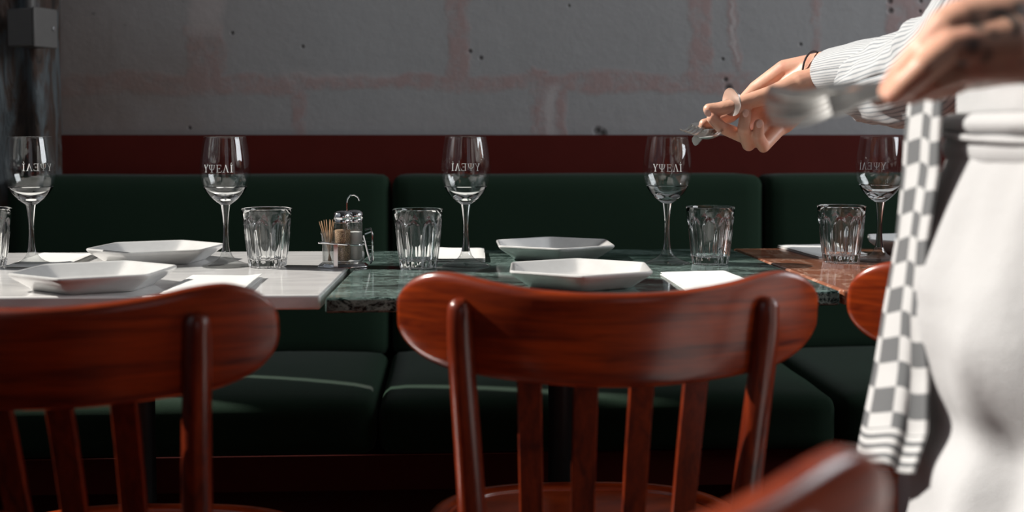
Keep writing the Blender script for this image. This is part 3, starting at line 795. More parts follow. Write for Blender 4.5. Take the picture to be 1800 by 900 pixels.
# ------------------------------------------------------------------ chairs
def rail_y(x): return -.285 + .085 * (abs(x) / .22) ** 1.9
def make_chair():
    root = empty('bentwood_chair')
    # top rail
    b = MB(); rg = []; NS = 110; lean = math.tan(math.radians(10))
    for k in range(NS + 1):
        s = -1 + 2 * k / NS
        s = math.copysign(1 - (1 - abs(s)) ** 1.5, s) if abs(s) < 1 else s
        x = .222 * s; ax = abs(x)
        endf = max(0, (ax - .146) / .076)
        hh = (.0470 + .0065 * (ax / .19) ** 3) * max(0, 1 - min(1, endf) ** 2.3) ** .5 + .0015
        zc = .7525 + .0155 * (ax / .22) ** 2 + .006 * min(1, (ax / .18)) ** 3 - .004 * endf
        dy = (rail_y(x + .001) - rail_y(x - .001)) / .002
        nrm = Vector((dy, -1, 0)).normalized()            # outward, towards the back
        th = .0095 * min(1, .35 + hh / .03)
        ring = []
        for (a, c) in [(-1, -.80), (-.86, -.93), (-.45, -1), (.45, -1), (.86, -.93), (1, -.80), (1, -.3), (1, .3), (1, .80), (.86, .93), (.45, 1), (-.45, 1), (-.86, .93), (-1, .80), (-1, .3), (-1, -.3)]:
            zz = c * hh; p = Vector((x, rail_y(x), zc + zz)) + nrm * (a * th)
            p.y -= lean * zz
            ring.append(p)
        rg.append(ring)
    b.rings(rg); b.build('top_rail', M_wood, root, smooth=60)
    # rear posts, running down as rear legs
    for sx in (-1, 1):
        pts = [(.158, -.2585, .792), (.158, -.2583, .789), (.158, -.2578, .782), (.1575, -.255, .75), (.153, -.244, .68), (.148, -.228, .60), (.144, -.214, .52), (.143, -.206, .45), (.146, -.205, .38), (.156, -.220, .22), (.168, -.245, .08), (.174, -.258, 0)]
        rr = [.004, .0090, .0125, .0135, .0142, .0150, .0158, .0165, .0165, .0155, .0135, .0125]
        fine = []; fr = []
        for i in range(len(pts) - 1):
            p0 = Vector(pts[max(i - 1, 0)]); p1 = Vector(pts[i]); p2 = Vector(pts[i + 1]); p3 = Vector(pts[min(i + 2, len(pts) - 1)])
            for t in (0, .5):
                q = 0.5 * ((2 * p1) + (-p0 + p2) * t + (2 * p0 - 5 * p1 + 4 * p2 - p3) * t * t + (-p0 + 3 * p1 - 3 * p2 + p3) * t ** 3)
                fine.append((sx * q.x, q.y, q.z)); fr.append(rr[i] * (1 - t) + rr[i + 1] * t)
        fine.append((sx * pts[-1][0], pts[-1][1], pts[-1][2])); fr.append(rr[-1])
        b = MB(); b.tube(fine, fr, 20); b.build('back_post', M_woodv, root, smooth=60)
    # slats
    for xt, xb in ((-.087, -.079), (-.029, -.026), (.029, .026), (.087, .079)):
        b = MB(); rg = []
        for k in range(13):
            t = k / 12; z = .728 + (.452 - .728) * t
            x = xt + (xb - xt) * t; y0 = rail_y(xt) - lean * (-.03) + .004; y1 = -.186 + .02 * (abs(xb) / .08) * 0.3
            y = y0 + (y1 - y0) * (t ** .85)
            w = .0128; h = .0048
            ring = [Vector((x + a * w, y + c * h, z)) for a, c in ((-1, -.6), (-.9, -1), (.9, -1), (1, -.6), (1, .6), (.9, 1), (-.9, 1), (-1, .6))]
            rg.append(ring)
        b.rings(rg); b.build('back_slat', M_woodv, root, smooth=40)
    # seat: bent frame and dished panel
    def outline(r, n=64, ex=2.9, kx=1.0):
        pp = []
        for i in range(n):
            a = 2 * PI * i / n; c, s = math.cos(a), math.sin(a)
            k = 1.0 if s > 0 else .93
            x = math.copysign(abs(c) ** (2 / ex), c) * r * (1.0 if s > 0 else 1 - .10 * abs(s)); y = math.copysign(abs(s) ** (2 / ex), s) * r
            pp.append((x, y))
        return pp
    b = MB(); rg = []
    for r, z in ((.207, .428), (.210, .431), (.210, .459), (.207, .463), (.200, .465), (.188, .463), (.184, .459), (.184, .430)):
        rg.append([Vector((x, y + .003, z)) for x, y in outline(r)])
    rg.append(rg[0]); b.rings(rg, cap=False); b.build('seat_frame', M_wood, root, smooth=50)
    b = MB(); rg = []
    for r, z in ((.184, .440), (.184, .4565), (.178, .4575), (.13, .4545), (.07, .4525), (.01, .452)):
        rg.append([Vector((x, y + .003, z)) for x, y in outline(r)])
    b.rings(rg); b.build('seat_panel', M_wood, root, smooth=50)
    for sx in (-1, 1):
        b = MB(); b.tube([(sx * .158, .160, .431), (sx * .160, .163, .30), (sx * .168, .178, .12), (sx * .176, .190, 0)], [.0185, .0175, .0145, .0125], 18)
        b.build('front_leg', M_woodv, root, smooth=60)
    b = MB(); pts = [(.152 * math.cos(2 * PI * i / 40), .178 * math.sin(2 * PI * i / 40) - .02, .20) for i in range(41)]
    b.tube(pts, .008, 10); b.build('stretcher_ring', M_wood, root, smooth=60)
    return root
ch = make_chair()
def place(o, l, d, rz, label):
    p = CW(l, d); o.location = (p.x, p.y, 0); o.rotation_euler.z = rz - YAW
    tag(o, label, 'chair', 'red-brown slat-back cafe chairs')
place(ch, .0975, 1.475, math.radians(1.5), 'red-brown wooden slat-back chair pulled up to the green marble table')
place(copy_tree(ch), -.455, 1.375, math.radians(0), 'red-brown wooden slat-back chair at the white marble table')
place(copy_tree(ch), .612, 1.575, math.radians(0), 'red-brown wooden chair at the red-brown marble table, mostly behind the waiter')
place(copy_tree(ch), -.092, .71, math.radians(17), 'out-of-focus red-brown chair back nearest the camera at the bottom edge')

exec_person = True
# ------------------------------------------------------------------ person
def skin_material():
    n = NT('warm skin'); v = n.coord('Object')
    c = n.mix(n.noise(v, 26, 4, 0.6), (0.60, 0.31, 0.21), (0.74, 0.44, 0.32))
    red = n.ramp(n.noise(v, 40, 2), [(0.45, 0.0), (0.7, 0.5)])
    c = n.mix(red, c, (0.66, 0.28, 0.21))
    sp = n.new('ShaderNodeTexCoord').outputs['Object']
    wv = n.new('ShaderNodeVectorMath', operation='MULTIPLY_ADD')
    n.l.new(n.noise(v, 90, 3, 0.5, 0, col=True), wv.inputs[0]); wv.inputs[1].default_value = (.006,) * 3; wv.inputs[2].default_value = (-.003,) * 3
    va = n.new('ShaderNodeVectorMath', operation='ADD'); n.l.new(sp, va.inputs[0]); n.l.new(wv.outputs[0], va.inputs[1])
    def dist(p):
        x = n.new('ShaderNodeVectorMath', operation='DISTANCE'); n.l.new(va.outputs[0], x.inputs[0]); x.inputs[1].default_value = p; return x.outputs['Value']
    ms = []
    for (px, py, d, r) in TAT:
        p = at(px, py, d) - PROOT
        ms.append(n.math('SUBTRACT', 1.35, n.math('DIVIDE', dist(p), r), clamp=True))
    # crescent: inside one ball and outside a shifted one
    p1 = at(1762, 44, .845) - PROOT; p2 = at(1750, 58, .845) - PROOT
    big = n.math('SUBTRACT', 6.0, n.math('MULTIPLY', dist(p1), 6.0 / .0135), clamp=True)
    hole = n.math('SUBTRACT', 6.0, n.math('MULTIPLY', dist(p2), 6.0 / .0125), clamp=True)
    ms.append(n.math('SUBTRACT', big, hole, clamp=True))
    r = ms[0]
    for m in ms[1:]: r = n.math('MAXIMUM', r, m)
    c = n.mix(n.math('MULTIPLY', r, 0.85, clamp=True), c, (0.05, 0.055, 0.055))
    n.set(col=c, rough=0.45, sss=0.12)
    n.b.inputs['Subsurface Radius'].default_value = (0.012, 0.004, 0.002)
    n.b.inputs['Subsurface Scale'].default_value = 0.6
    n.bump(n.noise(v, 260, 3), 0.12, 0.001)
    return n.m
PROOT = CW(.52, 1.04, 0)
TAT = [(1720, 42, .84, .0065), (1741, 62, .84, .0050), (1709, 80, .835, .0070), (1690, 108, .84, .0050), (1730, 95, .84, .0060), (1790, 100, .85, .0060), (1715, 20, .84, .005), (1795, 18, .85, .0070)]
M_skin = skin_material()
person = empty('person', PROOT, 0, label='waiter in striped shirt and white apron laying out cutlery over the tables', cat='person')

def capsules(mb, chains):
    def sph(c, r, m=0):
        rows = []
        NU, NV = 14, 9
        top = mb.vert(c + Vector((0, 0, r))); bot = mb.vert(c - Vector((0, 0, r)))
        for j in range(1, NV):
            t = PI * j / NV
            rows.append([mb.vert(c + Vector((math.sin(t) * math.cos(2 * PI * i / NU), math.sin(t) * math.sin(2 * PI * i / NU), math.cos(t))) * r) for i in range(NU)])
        for i in range(NU):
            k = (i + 1) % NU
            mb.face((top, rows[0][i], rows[0][k])); mb.face((bot, rows[-1][k], rows[-1][i]))
            for j in range(len(rows) - 1): mb.face((rows[j][i], rows[j + 1][i], rows[j + 1][k], rows[j][k]))
    for ch_ in chains:
        for i, (p, r) in enumerate(ch_):
            sph(Vector(p), r)
            if i:
                q, s = ch_[i - 1]
                n_ = 5
                for t in range(1, n_): sph(Vector(q).lerp(Vector(p), t / n_), s + (r - s) * t / n_)
                mb.tube([q, p], [s, r], 16)
def remeshed(mb, voxel, smooth_it, name='tmp', factor=.5):
    me = bpy.data.meshes.new(name); me.from_pydata([tuple(v) for v in mb.v], [], mb.f); me.update()
    o = bpy.data.objects.new(name, me); C.objects.link(o)
    r = o.modifiers.new('r', 'REMESH'); r.mode = 'VOXEL'; r.voxel_size = voxel
    s = o.modifiers.new('s', 'SMOOTH'); s.iterations = smooth_it; s.factor = factor
    dg = bpy.context.evaluated_depsgraph_get(); dg.update()
    out = bpy.data.meshes.new_from_object(o.evaluated_get(dg))
    bpy.data.objects.remove(o); return out
def A(px, py, d): return at(px, py, d)

# far (right) hand
fine = MB()
R_ELB = A(1690, 92, 1.50); R_SH = CW(.60, 1.27, 1.31)
W1, W2 = A(1445, 114, 1.82), A(1447, 138, 1.80)
hand_r = [
    [(R_ELB, .036), (A(1560, 116, 1.66), .030), (W1.lerp(W2, .5), .0215)],
    [(A(1520, 105, 1.72), .024), (W1, .0178), (A(1380, 124, 1.84), .0150), (A(1330, 158, 1.85), .0125)],
    [(W2, .0178), (A(1405, 150, 1.80), .0190), (A(1372, 165, 1.80), .0150)],
    [(W1, .016), (A(1370, 150, 1.85), .015), (A(1338, 180, 1.865), .0125)],
    [(W2, .016), (A(1390, 170, 1.84), .016), (A(1352, 205, 1.865), .0125)],
    [(W2, .015), (A(1415, 180, 1.83), .0165), (A(1378, 218, 1.85), .0135), (A(1350, 238, 1.845), .0100)],
    [(A(1425, 128, 1.825), .022), (A(1375, 160, 1.845), .021), (A(1350, 185, 1.855), .015)],
    [(A(1410, 160, 1.835), .020), (A(1372, 205, 1.855), .0165)],
    # thumb
    [(A(1405, 150, 1.80), .0165), (A(1350, 168, 1.785), .0118), (A(1296, 184, 1.785), .0098), (A(1262, 192, 1.79), .0092), (A(1246, 192, 1.79), .0078)],
    # index
    [(A(1330, 158, 1.85), .0122), (A(1284, 204, 1.835), .0092), (A(1254, 216, 1.825), .0083), (A(1238, 218, 1.82), .0074)],
    # middle
    [(A(1338, 185, 1.86), .0118), (A(1302, 238, 1.82), .0093), (A(1268, 224, 1.79), .0083), (A(1252, 208, 1.785), .0076)],
    # ring finger
    [(A(1350, 205, 1.86), .0115), (A(1316, 254, 1.82), .0092), (A(1307, 226, 1.785), .0084), (A(1311, 198, 1.785), .0076)],
    # little
    [(A(1374, 220, 1.85), .0108), (A(1342, 258, 1.82), .0083), (A(1333, 238, 1.79), .0076), (A(1334, 218, 1.785), .0070)],
]
hand_r = [[(p_, r_ * 1.13) for p_, r_ in c_] for c_ in hand_r]
capsules(fine, hand_r)
m1 = remeshed(fine, .0020, 3)
# near (left) hand
fine = MB()
L_WR = A(1832, 40, .89); L_ELB = A(2180, -70, 1.02); L_SH = CW(.66, .92, 1.33)
L_ELB = CW(.575, .93, 1.085)
hand_l = [
    [(L_ELB, .040), (L_ELB.lerp(L_WR, .5), .036), (L_WR, .0255)],
    [(L_WR, .027), (A(1755, 38, .87), .0225), (A(1690, 40, .86), .0175), (A(1662, 48, .855), .0135)],
    [(L_WR + Vector((0, 0, -.006)), .024), (A(1765, 75, .86), .0225), (A(1700, 82, .85), .0165), (A(1668, 84, .845), .0128)],
    [(L_WR + Vector((0, 0, -.010)), .022), (A(1775, 100, .865), .0205), (A(1715, 112, .855), .0150), (A(1690, 118, .855), .0125)],
    [(L_WR + Vector((0, .01, -.012)), .020), (A(1780, 105, .885), .018), (A(1725, 125, .89), .0135), (A(1700, 132, .89), .0115)],
    # index
    [(A(1662, 46, .855), .0130), (A(1620, 88, .855), .0100), (A(1584, 128, .865), .0090), (A(1562, 160, .875), .0078)],
    # middle
    [(A(1668, 84, .845), .0125), (A(1622, 120, .838), .0102), (A(1592, 148, .845), .0092), (A(1572, 166, .862), .0080)],
    # ring
    [(A(1690, 118, .855), .0118), (A(1642, 143, .848), .0096), (A(1612, 160, .858), .0088), (A(1600, 166, .875), .0078)],
    # little
    [(A(1700, 132, .89), .0108), (A(1668, 150, .878), .0088), (A(1644, 160, .880), .0080), (A(1634, 162, .892), .0070)],
    # thumb, on the far side, closing on the forks
    [(A(1760, 60, .90), .019), (A(1680, 88, .925), .0155), (A(1610, 130, .920), .0112), (A(1568, 158, .912), .0098), (A(1545, 170, .905), .0082)],
]
capsules(fine, hand_l)
m2 = remeshed(fine, .0021, 3)
# the rest of the body
crs = MB()
PELV = CW(.555, 1.04, .96); CH = CW(.60, 1.08, 1.28); NK = CW(.59, 1.09, 1.47); HD = CW(.56, 1.10, 1.60)
body = [[(PELV, .12), (CW(.56, 1.05, 1.10), .115), (CH, .125)], [(PELV + FH * .07, .105), (PELV - FH * .07, .105)],
        [(CW(.60, .98, 1.30), .10), (CW(.60, 1.18, 1.30), .10)], [(CH, .09), (NK, .058), (HD, .075)],
        [(CW(.60, .96, 1.35), .07), (L_SH, .058), (L_ELB, .042)], [(CW(.60, 1.20, 1.33), .07), (R_SH, .056), (R_ELB, .043)],
        [(HD, .080), (CW(.545, 1.10, 1.66), .082), (CW(.56, 1.10, 1.68), .088)], [(HD, .05), (CW(.515, 1.105, 1.565), .042)],
        [(CW(.478, 1.105, 1.635), .010), (CW(.462, 1.107, 1.610), .012)],
        [(CW(.565, 1.03, 1.64), .014), (CW(.565, 1.028, 1.61), .010)], [(CW(.565, 1.18, 1.64), .014), (CW(.565, 1.182, 1.61), .010)],
        [(PELV - FH * .09, .095), (CW(.53, .93, .52), .058), (CW(.55, .93, .10), .042), (CW(.49, .92, .045), .035), (CW(.42, .91, .035), .030)],
        [(PELV + FH * .09, .095), (CW(.53, 1.13, .52), .058), (CW(.55, 1.14, .10), .042), (CW(.49, 1.15, .045), .035), (CW(.42, 1.16, .035), .030)]]
capsules(crs, body)
m3 = remeshed(crs, .011, 6)
bm = bmesh.new()
for m in (m1, m2, m3): bm.from_mesh(m)
bmesh.ops.translate(bm, verts=bm.verts, vec=-PROOT)
me = bpy.data.meshes.new('body'); bm.to_mesh(me); bm.free(); me.materials.clear(); me.materials.append(M_skin)
me.polygons.foreach_set('material_index', [0] * len(me.polygons)); me.shade_smooth()
bo = bpy.data.objects.new('body', me); C.objects.link(bo); bo.parent = person

# clothes ------------------------------------------------------------
def cloth_base(n, scale=700, bump=.15, wr=9):
    v = n.coord('Object'); h = n.math('ADD', n.math('MULTIPLY', n.noise(v, scale, 2), .25), n.noise(v, wr, 4, .55))
    n.bump(h, bump, .006); n.set(rough=.85, sheen=.15, spec=.2)
n = NT('white apron cotton'); cloth_base(n, 700, .8, 11); v = n.coord('Object')
n.put(n.b.inputs['Base Color'], n.mix(n.noise(v, 6, 3), (.44, .44, .445), (.51, .51, .515))); M_apron = n.m
def stripes(name, per, a, b_, duty=.32):
    n = NT(name); cloth_base(n, 900, .25, 20)
    uv = n.new('ShaderNodeTexCoord').outputs['UV']; sp = n.new('ShaderNodeSeparateXYZ'); n.l.new(uv, sp.inputs[0])
    fr_ = n.math('FRACT', n.math('MULTIPLY', sp.outputs[0], per))
    m = n.math('LESS_THAN', fr_, duty); n.put(n.b.inputs['Base Color'], n.mix(m, a, b_)); return n.m
M_shirt = stripes('fine grey striped shirt', 62, (.48, .49, .50), (.25, .27, .29))
M_body_shirt = stripes('fine grey striped shirt body', 190, (.56, .57, .58), (.30, .32, .34))
M_trouser = plain('dark grey trousers', (.06, .062, .068), .85)
M_hair = plain('dark brown hair', (.03, .018, .012), .6)
M_shoe = plain('black shoe leather', (.012, .012, .012), .4)
n = NT('grey and white checked tea towel'); cloth_base(n, 900, .2, 30)
uv = n.new('ShaderNodeTexCoord').outputs['UV']; sp = n.new('ShaderNodeSeparateXYZ'); n.l.new(uv, sp.inputs[0])
U_, V_ = sp.outputs[0], sp.outputs[1]
cu = n.math('LESS_THAN', n.math('FRACT', n.math('MULTIPLY', U_, .5)), .5); cv = n.math('LESS_THAN', n.math('FRACT', n.math('MULTIPLY', V_, .5)), .5)
chk = n.math('ABSOLUTE', n.math('SUBTRACT', cu, cv))
hem = n.math('GREATER_THAN', V_, 13.6)
hs = n.math('LESS_THAN', n.math('FRACT', n.math('MULTIPLY', V_, 2.6)), .45)
pat = n.math('ADD', n.math('MULTIPLY', chk, n.math('SUBTRACT', 1.0, hem)), n.math('MULTIPLY', hs, hem))
n.put(n.b.inputs['Base Color'], n.mix(pat, (.50, .50, .50), (.12, .125, .13))); M_towel = n.m

PI_ = Matrix.Translation(-PROOT)
def sleeve(name, pts, rads, mat, parent, seg=96, flat=1.0, wr=.003, seed=0, thick=.002, cuff=None):
    # tube along pts with wrinkles
    P = [Vector(p) for p in pts]
    F = []; Rr = []
    for i in range(len(P) - 1):
        for t in [k / 12 for k in range(12)]:
            p0 = P[max(i - 1, 0)]; p1 = P[i]; p2 = P[i + 1]; p3 = P[min(i + 2, len(P) - 1)]
            F.append(0.5 * ((2 * p1) + (-p0 + p2) * t + (2 * p0 - 5 * p1 + 4 * p2 - p3) * t * t + (-p0 + 3 * p1 - 3 * p2 + p3) * t ** 3)); Rr.append(rads[i] + (rads[i + 1] - rads[i]) * t)
    F.append(P[-1]); Rr.append(rads[-1])
    rg = []; uvs = []; prev = None
    for k in range(len(F)):
        t = (F[min(k + 1, len(F) - 1)] - F[max(k - 1, 0)]).normalized()
        nrm = t.cross(Vector((0, 0, 1))).normalized() if prev is None else (prev - t * prev.dot(t)).normalized()
        prev = nrm; bb = t.cross(nrm)
        ring, uu = [], []
        for i in range(seg + 1):
            a = 2 * PI * i / seg; c, s = math.cos(a), math.sin(a)
            w = 1 + noise.noise(Vector((c * 1.3 + seed, s * 1.3, k * .12))) * wr / Rr[k] * 2.2 + noise.noise(Vector((c * 3 + seed, s * 3, k * .3))) * wr / Rr[k]
            if k in (0, 1): w *= 1.0
            ring.append(F[k] + (nrm * c * flat + bb * s) * (Rr[k] * w) - PROOT); uu.append((i / seg, k / len(F)))
        rg.append(ring); uvs.append(uu)
    b = MB(); b.rings(rg, cap=False, closed=False, uvs=uvs)
    o = b.build(name, mat, parent, smooth=80)
    m = o.modifiers.new('t', 'SOLIDIFY'); m.thickness = thick; m.offset = 0
    return o
# far arm: turned-back cuff, then the sleeve up to the shoulder
def cuff_pts(a, b_, n_=3): return [a.lerp(b_, i / (n_ - 1)) for i in range(n_)]
sleeve('sleeve_cuff', [A(1458, 128, 1.795), A(1525, 120, 1.71), A(1590, 124, 1.62)], [.0335, .0400, .0470], M_shirt, person, wr=.0009, seed=1)
sleeve('shirt_sleeve', [A(1512, 158, 1.70), A(1600, 138, 1.60), R_ELB + Vector((0, 0, .0)), R_ELB.lerp(R_SH, .5), R_SH + Vector((.0, -.03, .02))], [.043, .064, .066, .068, .085], M_shirt, person, wr=.006, seed=4)
# near arm: bare forearm, sleeve rolled above the elbow
sleeve('shirt_sleeve', [L_ELB.lerp(L_SH, .18), L_ELB.lerp(L_SH, .55), L_SH + Vector((-.01, .03, .02))], [.056, .062, .082], M_shirt, person, wr=.005, seed=9)
def body_ring(c, rl, rd, z, seg=160, fold=None, a0=0, a1=2 * PI):
    ring = []
    for i in range(seg + 1):
        a = a0 + (a1 - a0) * i / seg; cc, ss = math.cos(a), math.sin(a)
        k = 1.0 + (fold(a, z) if fold else 0)
        x = math.copysign(abs(cc) ** .9, cc) * rl * k; y = math.copysign(abs(ss) ** .9, ss) * rd * k
        ring.append(CW(c[0] + x, c[1] + y, z) - PROOT)
    return ring
# shirt body
rg = []
for k in range(26):
    z = .90 + (1.44 - .90) * k / 25; t = k / 25
    rl = .128 + .018 * math.sin(PI * t) + (-.06 * max(0, (t - .75) / .25) ** 2); rd = .172 + .03 * t - (.12 * max(0, (t - .78) / .22) ** 2)
    rg.append(body_ring((.560 + .05 * t, 1.04 + .045 * t), rl, rd, z, fold=lambda a, z: .03 * noise.noise(Vector((math.cos(a) * 2, math.sin(a) * 2, z * 9)))))
b = MB(); b.rings(rg, cap=False, closed=False); o = b.build('shirt', M_body_shirt, person, smooth=80); o.modifiers.new('t', 'SOLIDIFY').thickness = .002
# trousers and shoes
for s in (-1, 1):
    sleeve('trouser_leg', [CW(.565, 1.04 + s * .085, .93), CW(.555, 1.04 + s * .095, .55), CW(.55, 1.04 + s * .10, .07)], [.112, .085, .068], M_trouser, person, wr=.006, seed=20 + s)
    b = MB(); rg = []
    for k in range(15):
        t = k / 14; x = .63 - .27 * t; w = .040 * math.sqrt(max(.05, 1 - (2 * t - 1) ** 6)) * (1 - .1 * t); h = .095 - .050 * t if t < .95 else .03
        ring = []
        for i in range(16):
            a = 2 * PI * i / 16
            ring.append(CW(x, 1.04 + s * .105 + math.cos(a) * w, max(.002, .012 + h / 2 + math.sin(a) * h / 2)) - PROOT)
        rg.append(ring)
    b.rings(rg); b.build('shoe', M_shoe, person, smooth=60)
# hair
b = MB(); rows = []
capsules(b, [[(CW(.575, 1.10, 1.69), .095), (CW(.60, 1.10, 1.66), .092)], [(CW(.61, 1.10, 1.66), .085), (CW(.635, 1.10, 1.56), .05)]])
hm = remeshed(b, .008, 4); hm.transform(PI_); hm.materials.clear(); hm.materials.append(M_hair); hm.shade_smooth()
ho = bpy.data.objects.new('hair', hm); C.objects.link(ho); ho.parent = person
# hair tie round the wrist
def torus_at(name, c, axis, ra, rb, tr, mat, squash=1.0):
    b = MB(); ax = axis.normalized(); u = ax.cross(Vector((0, 0, 1))).normalized(); w = u.cross(ax)
    b.tube([c + u * math.cos(2 * PI * i / 48) * ra + w * math.sin(2 * PI * i / 48) * rb - PROOT for i in range(49)], tr, 8)
    return b.build(name, mat, person, smooth=80)
M_tie = plain('dark elastic', (.020, .012, .014), .7)
torus_at('wrist_band', A(1431, 127, 1.815), (A(1500, 125, 1.75) - A(1400, 128, 1.85)), .0235, .0315, .0016, M_tie)
torus_at('finger_ring', A(1297, 193, 1.838), (A(1284, 204, 1.835) - A(1330, 158, 1.85)), .0108, .0108, .0012, M_chrome)
M_nail = plain('pink fingernail', (.80, .50, .42), .3)
for (q0, q1) in (((1308, 214, 1.772), (1311, 199, 1.769)), ((1333, 230, 1.776), (1335, 218, 1.774)), ((1250, 205, 1.775), (1244, 199, 1.775))):
    a0, a1 = A(*q0), A(*q1); ax_ = (a1 - a0).normalized(); nn = (CAM - a1).normalized(); nn = (nn - ax_ * nn.dot(ax_)).normalized(); sd = nn.cross(ax_)
    Mn = Matrix((ax_, sd, nn)).transposed().to_4x4(); Mn.translation = a1 - PROOT
    b = MB(); b.lathe([(0, -.0006), (.9, -.0004), (1, 0), (.8, .0006), (0, .0010)], 20, M=Mn @ Matrix.Diagonal((.0062, .0046, 1, 1)))
    b.build('fingernail', M_nail, person, smooth=80)
# apron: skirt wrapped round the hips, with folds
def afold(a, z):
    t = max(0, (.95 - z) / .6)
    f = .05 * math.sin(a * 5 + z * 6) + .035 * math.sin(a * 11 - z * 9 + 1.3)
    f += .14 * noise.noise(Vector((math.cos(a) * 2.2, math.sin(a) * 2.2, z * 3.2 + 5)))
    d = .05 * noise.noise(Vector((math.cos(a) * 5 + z * 3, math.sin(a) * 5, z * 9)))
    r = f * min(1, t * 2.2 + .08) + d * min(1, t * 4 + .3)
    g = math.degrees(a)
    # cloth pushed forward over the thigh, tucked in below it and flaring out again towards the hem
    r += .20 * math.exp(-((z - .80 + (g - 200) * .0006) / .065) ** 2) * math.exp(-((g - 205) / 34) ** 2)
    r -= .10 * math.exp(-((z - .705) / .028) ** 2) * math.exp(-((g - 195) / 30) ** 2)
    q = max(0, min(1, (.70 - z + (g - 235) * .0009) / .10)); q = q * q * (3 - 2 * q)
    r += .26 * q * math.exp(-((g - 232) / 38) ** 2)
    # diagonal pull lines from the waist
    r += .045 * math.sin(g * .11 + z * 38 + 2 * noise.noise(Vector((g * .03, z * 8, 1)))) * max(0, min(1, (.93 - z) / .1)) * math.exp(-((g - 240) / 40) ** 2)
    return r
rg = []; NZ = 80
for k in range(NZ + 1):
    t = k / NZ; z = .962 - .60 * t
    rl = .145 + .055 * t ** .8 + .018 * math.sin(min(1, t * 4) * PI) * .6; rd = .185 + .04 * t ** .8
    cx_ = .550 - .010 * t
    rg.append(body_ring((cx_, 1.035), rl, rd, z, seg=260, fold=afold, a0=PI * .30, a1=PI * 1.98))
b = MB(); b.rings(rg, cap=False, closed=False); o = b.build('apron_skirt', M_apron, person, smooth=80); o.modifiers.new('t', 'SOLIDIFY').thickness = .0022
# folded waistband (three soft rolls) and the bib turned down over it
def band(name, z0, z1, out, c, seed, mat=M_apron, N=14):
    rg = []
    for k in range(N + 1):
        t = k / N; z = z0 + (z1 - z0) * t; bulge = out * math.sin(PI * t) ** .6
        rg.append(body_ring(c, .150 + bulge, .190 + bulge, z, seg=200, fold=lambda a, z: .018 * noise.noise(Vector((math.cos(a) * 3 + seed, math.sin(a) * 3, z * 18)))))
    b = MB(); b.rings(rg, cap=False, closed=False); o = b.build(name, mat, person, smooth=80); o.modifiers.new('t', 'SOLIDIFY').thickness = .0022; return o
band('apron_band', .934, .960, .006, (.548, 1.035), 3)
band('apron_band', .958, .978, .010, (.548, 1.035), 7)
band('apron_top', .976, 1.045, .000, (.555, 1.038), 12)
b = MB()
b.tube([CW(.548 + math.cos(a) * .160, 1.035 + math.sin(a) * .200, .957 + .003 * math.sin(3 * a)) - PROOT for a in [2 * PI * i / 80 for i in range(81)]], .0028, 8)
b.build('apron_string', M_apron, person, smooth=80)

# ------------------------------------------------------------------ tea towel hanging from the apron band
b = MB(); rg = []; uvs = []
edge = [(160, 1600, 1660), (230, 1592, 1655), (300, 1588, 1652), (420, 1577, 1632), (550, 1553, 1626), (650, 1536, 1632), (740, 1518, 1628), (800, 1507, 1606), (826, 1506, 1596)]
def el(y):
    for i in range(len(edge) - 1):
        if y <= edge[i + 1][0]:
            f = (y - edge[i][0]) / (edge[i + 1][0] - edge[i][0]); f = f
            return edge[i][1] + f * (edge[i + 1][1] - edge[i][1]), edge[i][2] + f * (edge[i + 1][2] - edge[i][2])
    return edge[-1][1:]
NV_, NU_ = 70, 60
for k in range(NV_ + 1):
    t = k / NV_; y = 160 + (806 - 160) * t; xl, xr = el(y)
    ring, uu = [], []
    for i in range(NU_ + 1):
        u = i / NU_
        d = 1.13 - .10 * u + .011 * math.sin(u * 7.5 + .6 + t * .8) * (.4 + .9 * t) - .020 * t
        px = xl + (xr - xl) * (u + .05 * math.sin(u * 11 + 1.5 + t))
        yy = y + 26 * u * t ** 3 + 4 * math.sin(u * 9)
        ring.append(A(px, yy, d)); uu.append((u * (3.1 + .5 * t) + .42, t * 15.0))
    rg.append(ring); uvs.append(uu)
b.rings(rg, cap=False, closed=False, uvs=uvs)
o = b.build('tea_towel', M_towel, smooth=80, loc=(0, 0, 0)); o.modifiers.new('t', 'SOLIDIFY').thickness = .003
tag(o, 'grey and white checked tea towel hanging from the waiter\'s apron string', 'towel')

# ------------------------------------------------------------------ cutlery
def ribbon(b, rows, th):     # rows: (x, halfwidth, z, dish)
    rg = []
    for x, w, z, dish in rows:
        ring = []
        ys = [-1, -.75, -.4, 0, .4, .75, 1]
        for y in ys: ring.append(Vector((x, y * w, z - dish * (1 - y * y) + th / 2)))
        for y in reversed(ys): ring.append(Vector((x, y * w, z - dish * (1 - y * y) - th / 2)))
        rg.append(ring)
    b.rings(rg)
HANDLE = [(.070, .0034, .0050, 0), (.085, .0030, .0056, 0), (.110, .0034, .0040, 0), (.140, .0048, .0020, 0), (.170, .0066, .0006, 0), (.190, .0078, .0008, 0), (.197, .0066, .0016, 0), (.200, .003, .0020, 0)]
def spoon():
    b = MB(); rows = [(.000, .0015, .0035, .0005)]
    for k in range(1, 14):
        t = k / 14; w = .0205 * math.sin(PI * min(1, t * 1.0) ** .80) ** .62
        rows.append((.060 * t, max(.003, w), .0035 + .0006 * t, .0075 * math.sin(PI * t) ** .7))
    rows += [(.0605, .0040, .0044, .0004)] + HANDLE
    ribbon(b, rows, .0016); return b
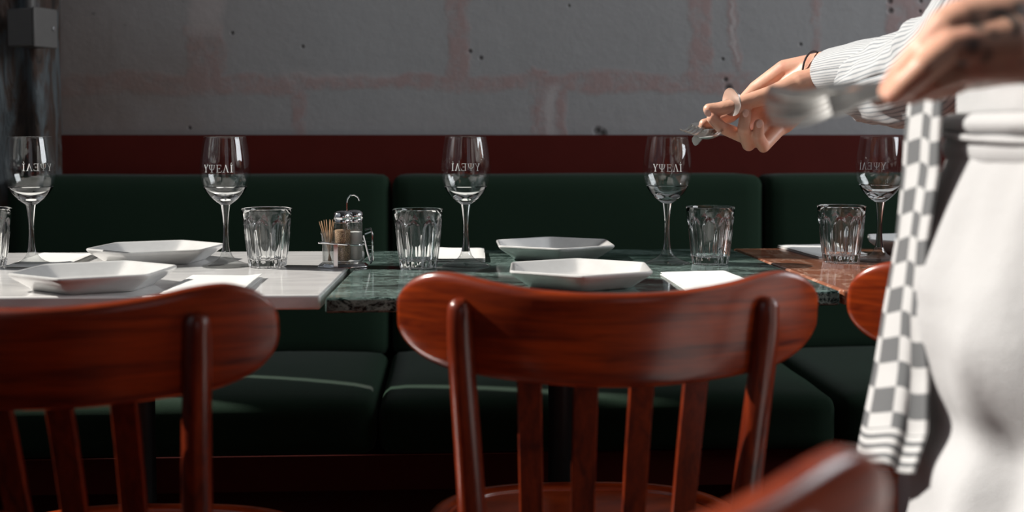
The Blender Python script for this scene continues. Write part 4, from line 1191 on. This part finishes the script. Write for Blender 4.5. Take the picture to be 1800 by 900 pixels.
def fork():
    b = MB()
    for yc in (-.0087, -.0029, .0029, .0087):
        rg = []
        for k in range(9):
            t = k / 8; x = .045 * t; z = .0075 - .0130 * math.sin(PI * (.15 + .62 * t)) + .006
            w = .0006 + .0010 * min(1, t * 3); yy = yc * (1.0 + .04 * (1 - t))
            rg.append([Vector((x, yy - w, z - .0009)), Vector((x, yy + w, z - .0009)), Vector((x, yy + w, z + .0009)), Vector((x, yy - w, z + .0009))])
        b.rings(rg)
    ribbon(b, [(.0445, .0104, .0052 - .0008, 0), (.050, .0110, .0044, .0006), (.058, .0100, .0046, .0006), (.064, .0060, .0050, .0003)] + HANDLE, .0018)
    return b
def aim(o, tip, end, upv):
    x = (end - tip).normalized(); z = (upv - x * upv.dot(x)).normalized(); y = z.cross(x)
    M = Matrix((x, y, z)).transposed().to_4x4(); M.translation = tip; o.matrix_basis = M
CAMUP = Vector((0, 0, 1))
fk = fork().build('fork', M_steel, smooth=50)
aim(fk, A(1203, 239, 1.775), A(1285, 196, 1.935), Vector((.1, -.45, .9)))
tag(fk, 'steel fork in the waiter\'s far hand, tines touching the rim of the wine glass', 'fork')
sp_ = spoon().build('spoon', M_steel, smooth=60)
aim(sp_, A(1302, 166, 1.745), A(1238, 232, 1.885), Vector((-.3, -1, .2)))
tag(sp_, 'steel spoon in the waiter\'s far hand, bowl above the thumb', 'spoon')
s2 = sp_.copy(); C.objects.link(s2)
aim(s2, A(1254, 242, 1.770), A(1226, 222, 1.95), Vector((-.3, -.5, .9)))
tag(s2, 'steel spoon in the waiter\'s far hand, bowl hanging lowest below the fingertips', 'spoon')
FK = [((1352, 172, .935), (1560, 158, .905), (.0, -.35, .9), 'darkest steel fork at the top of the bunch in the waiter\'s near hand'),
      ((1348, 190, .925), (1555, 164, .90), (.1, -.45, .9), 'steel fork second from the top of the bunch in the waiter\'s near hand'),
      ((1346, 205, .915), (1550, 170, .895), (.1, -.55, .85), 'steel fork second from the bottom of the bunch in the waiter\'s near hand'),
      ((1352, 214, .905), (1555, 176, .89), (.1, -.7, .75), 'steel fork at the bottom of the bunch in the waiter\'s near hand')]
for (a_, b__, u_, lab) in FK:
    o = fk.copy(); C.objects.link(o); aim(o, A(*a_), A(*b__), Vector(u_)); tag(o, lab, 'fork', 'forks bunched in the near hand')
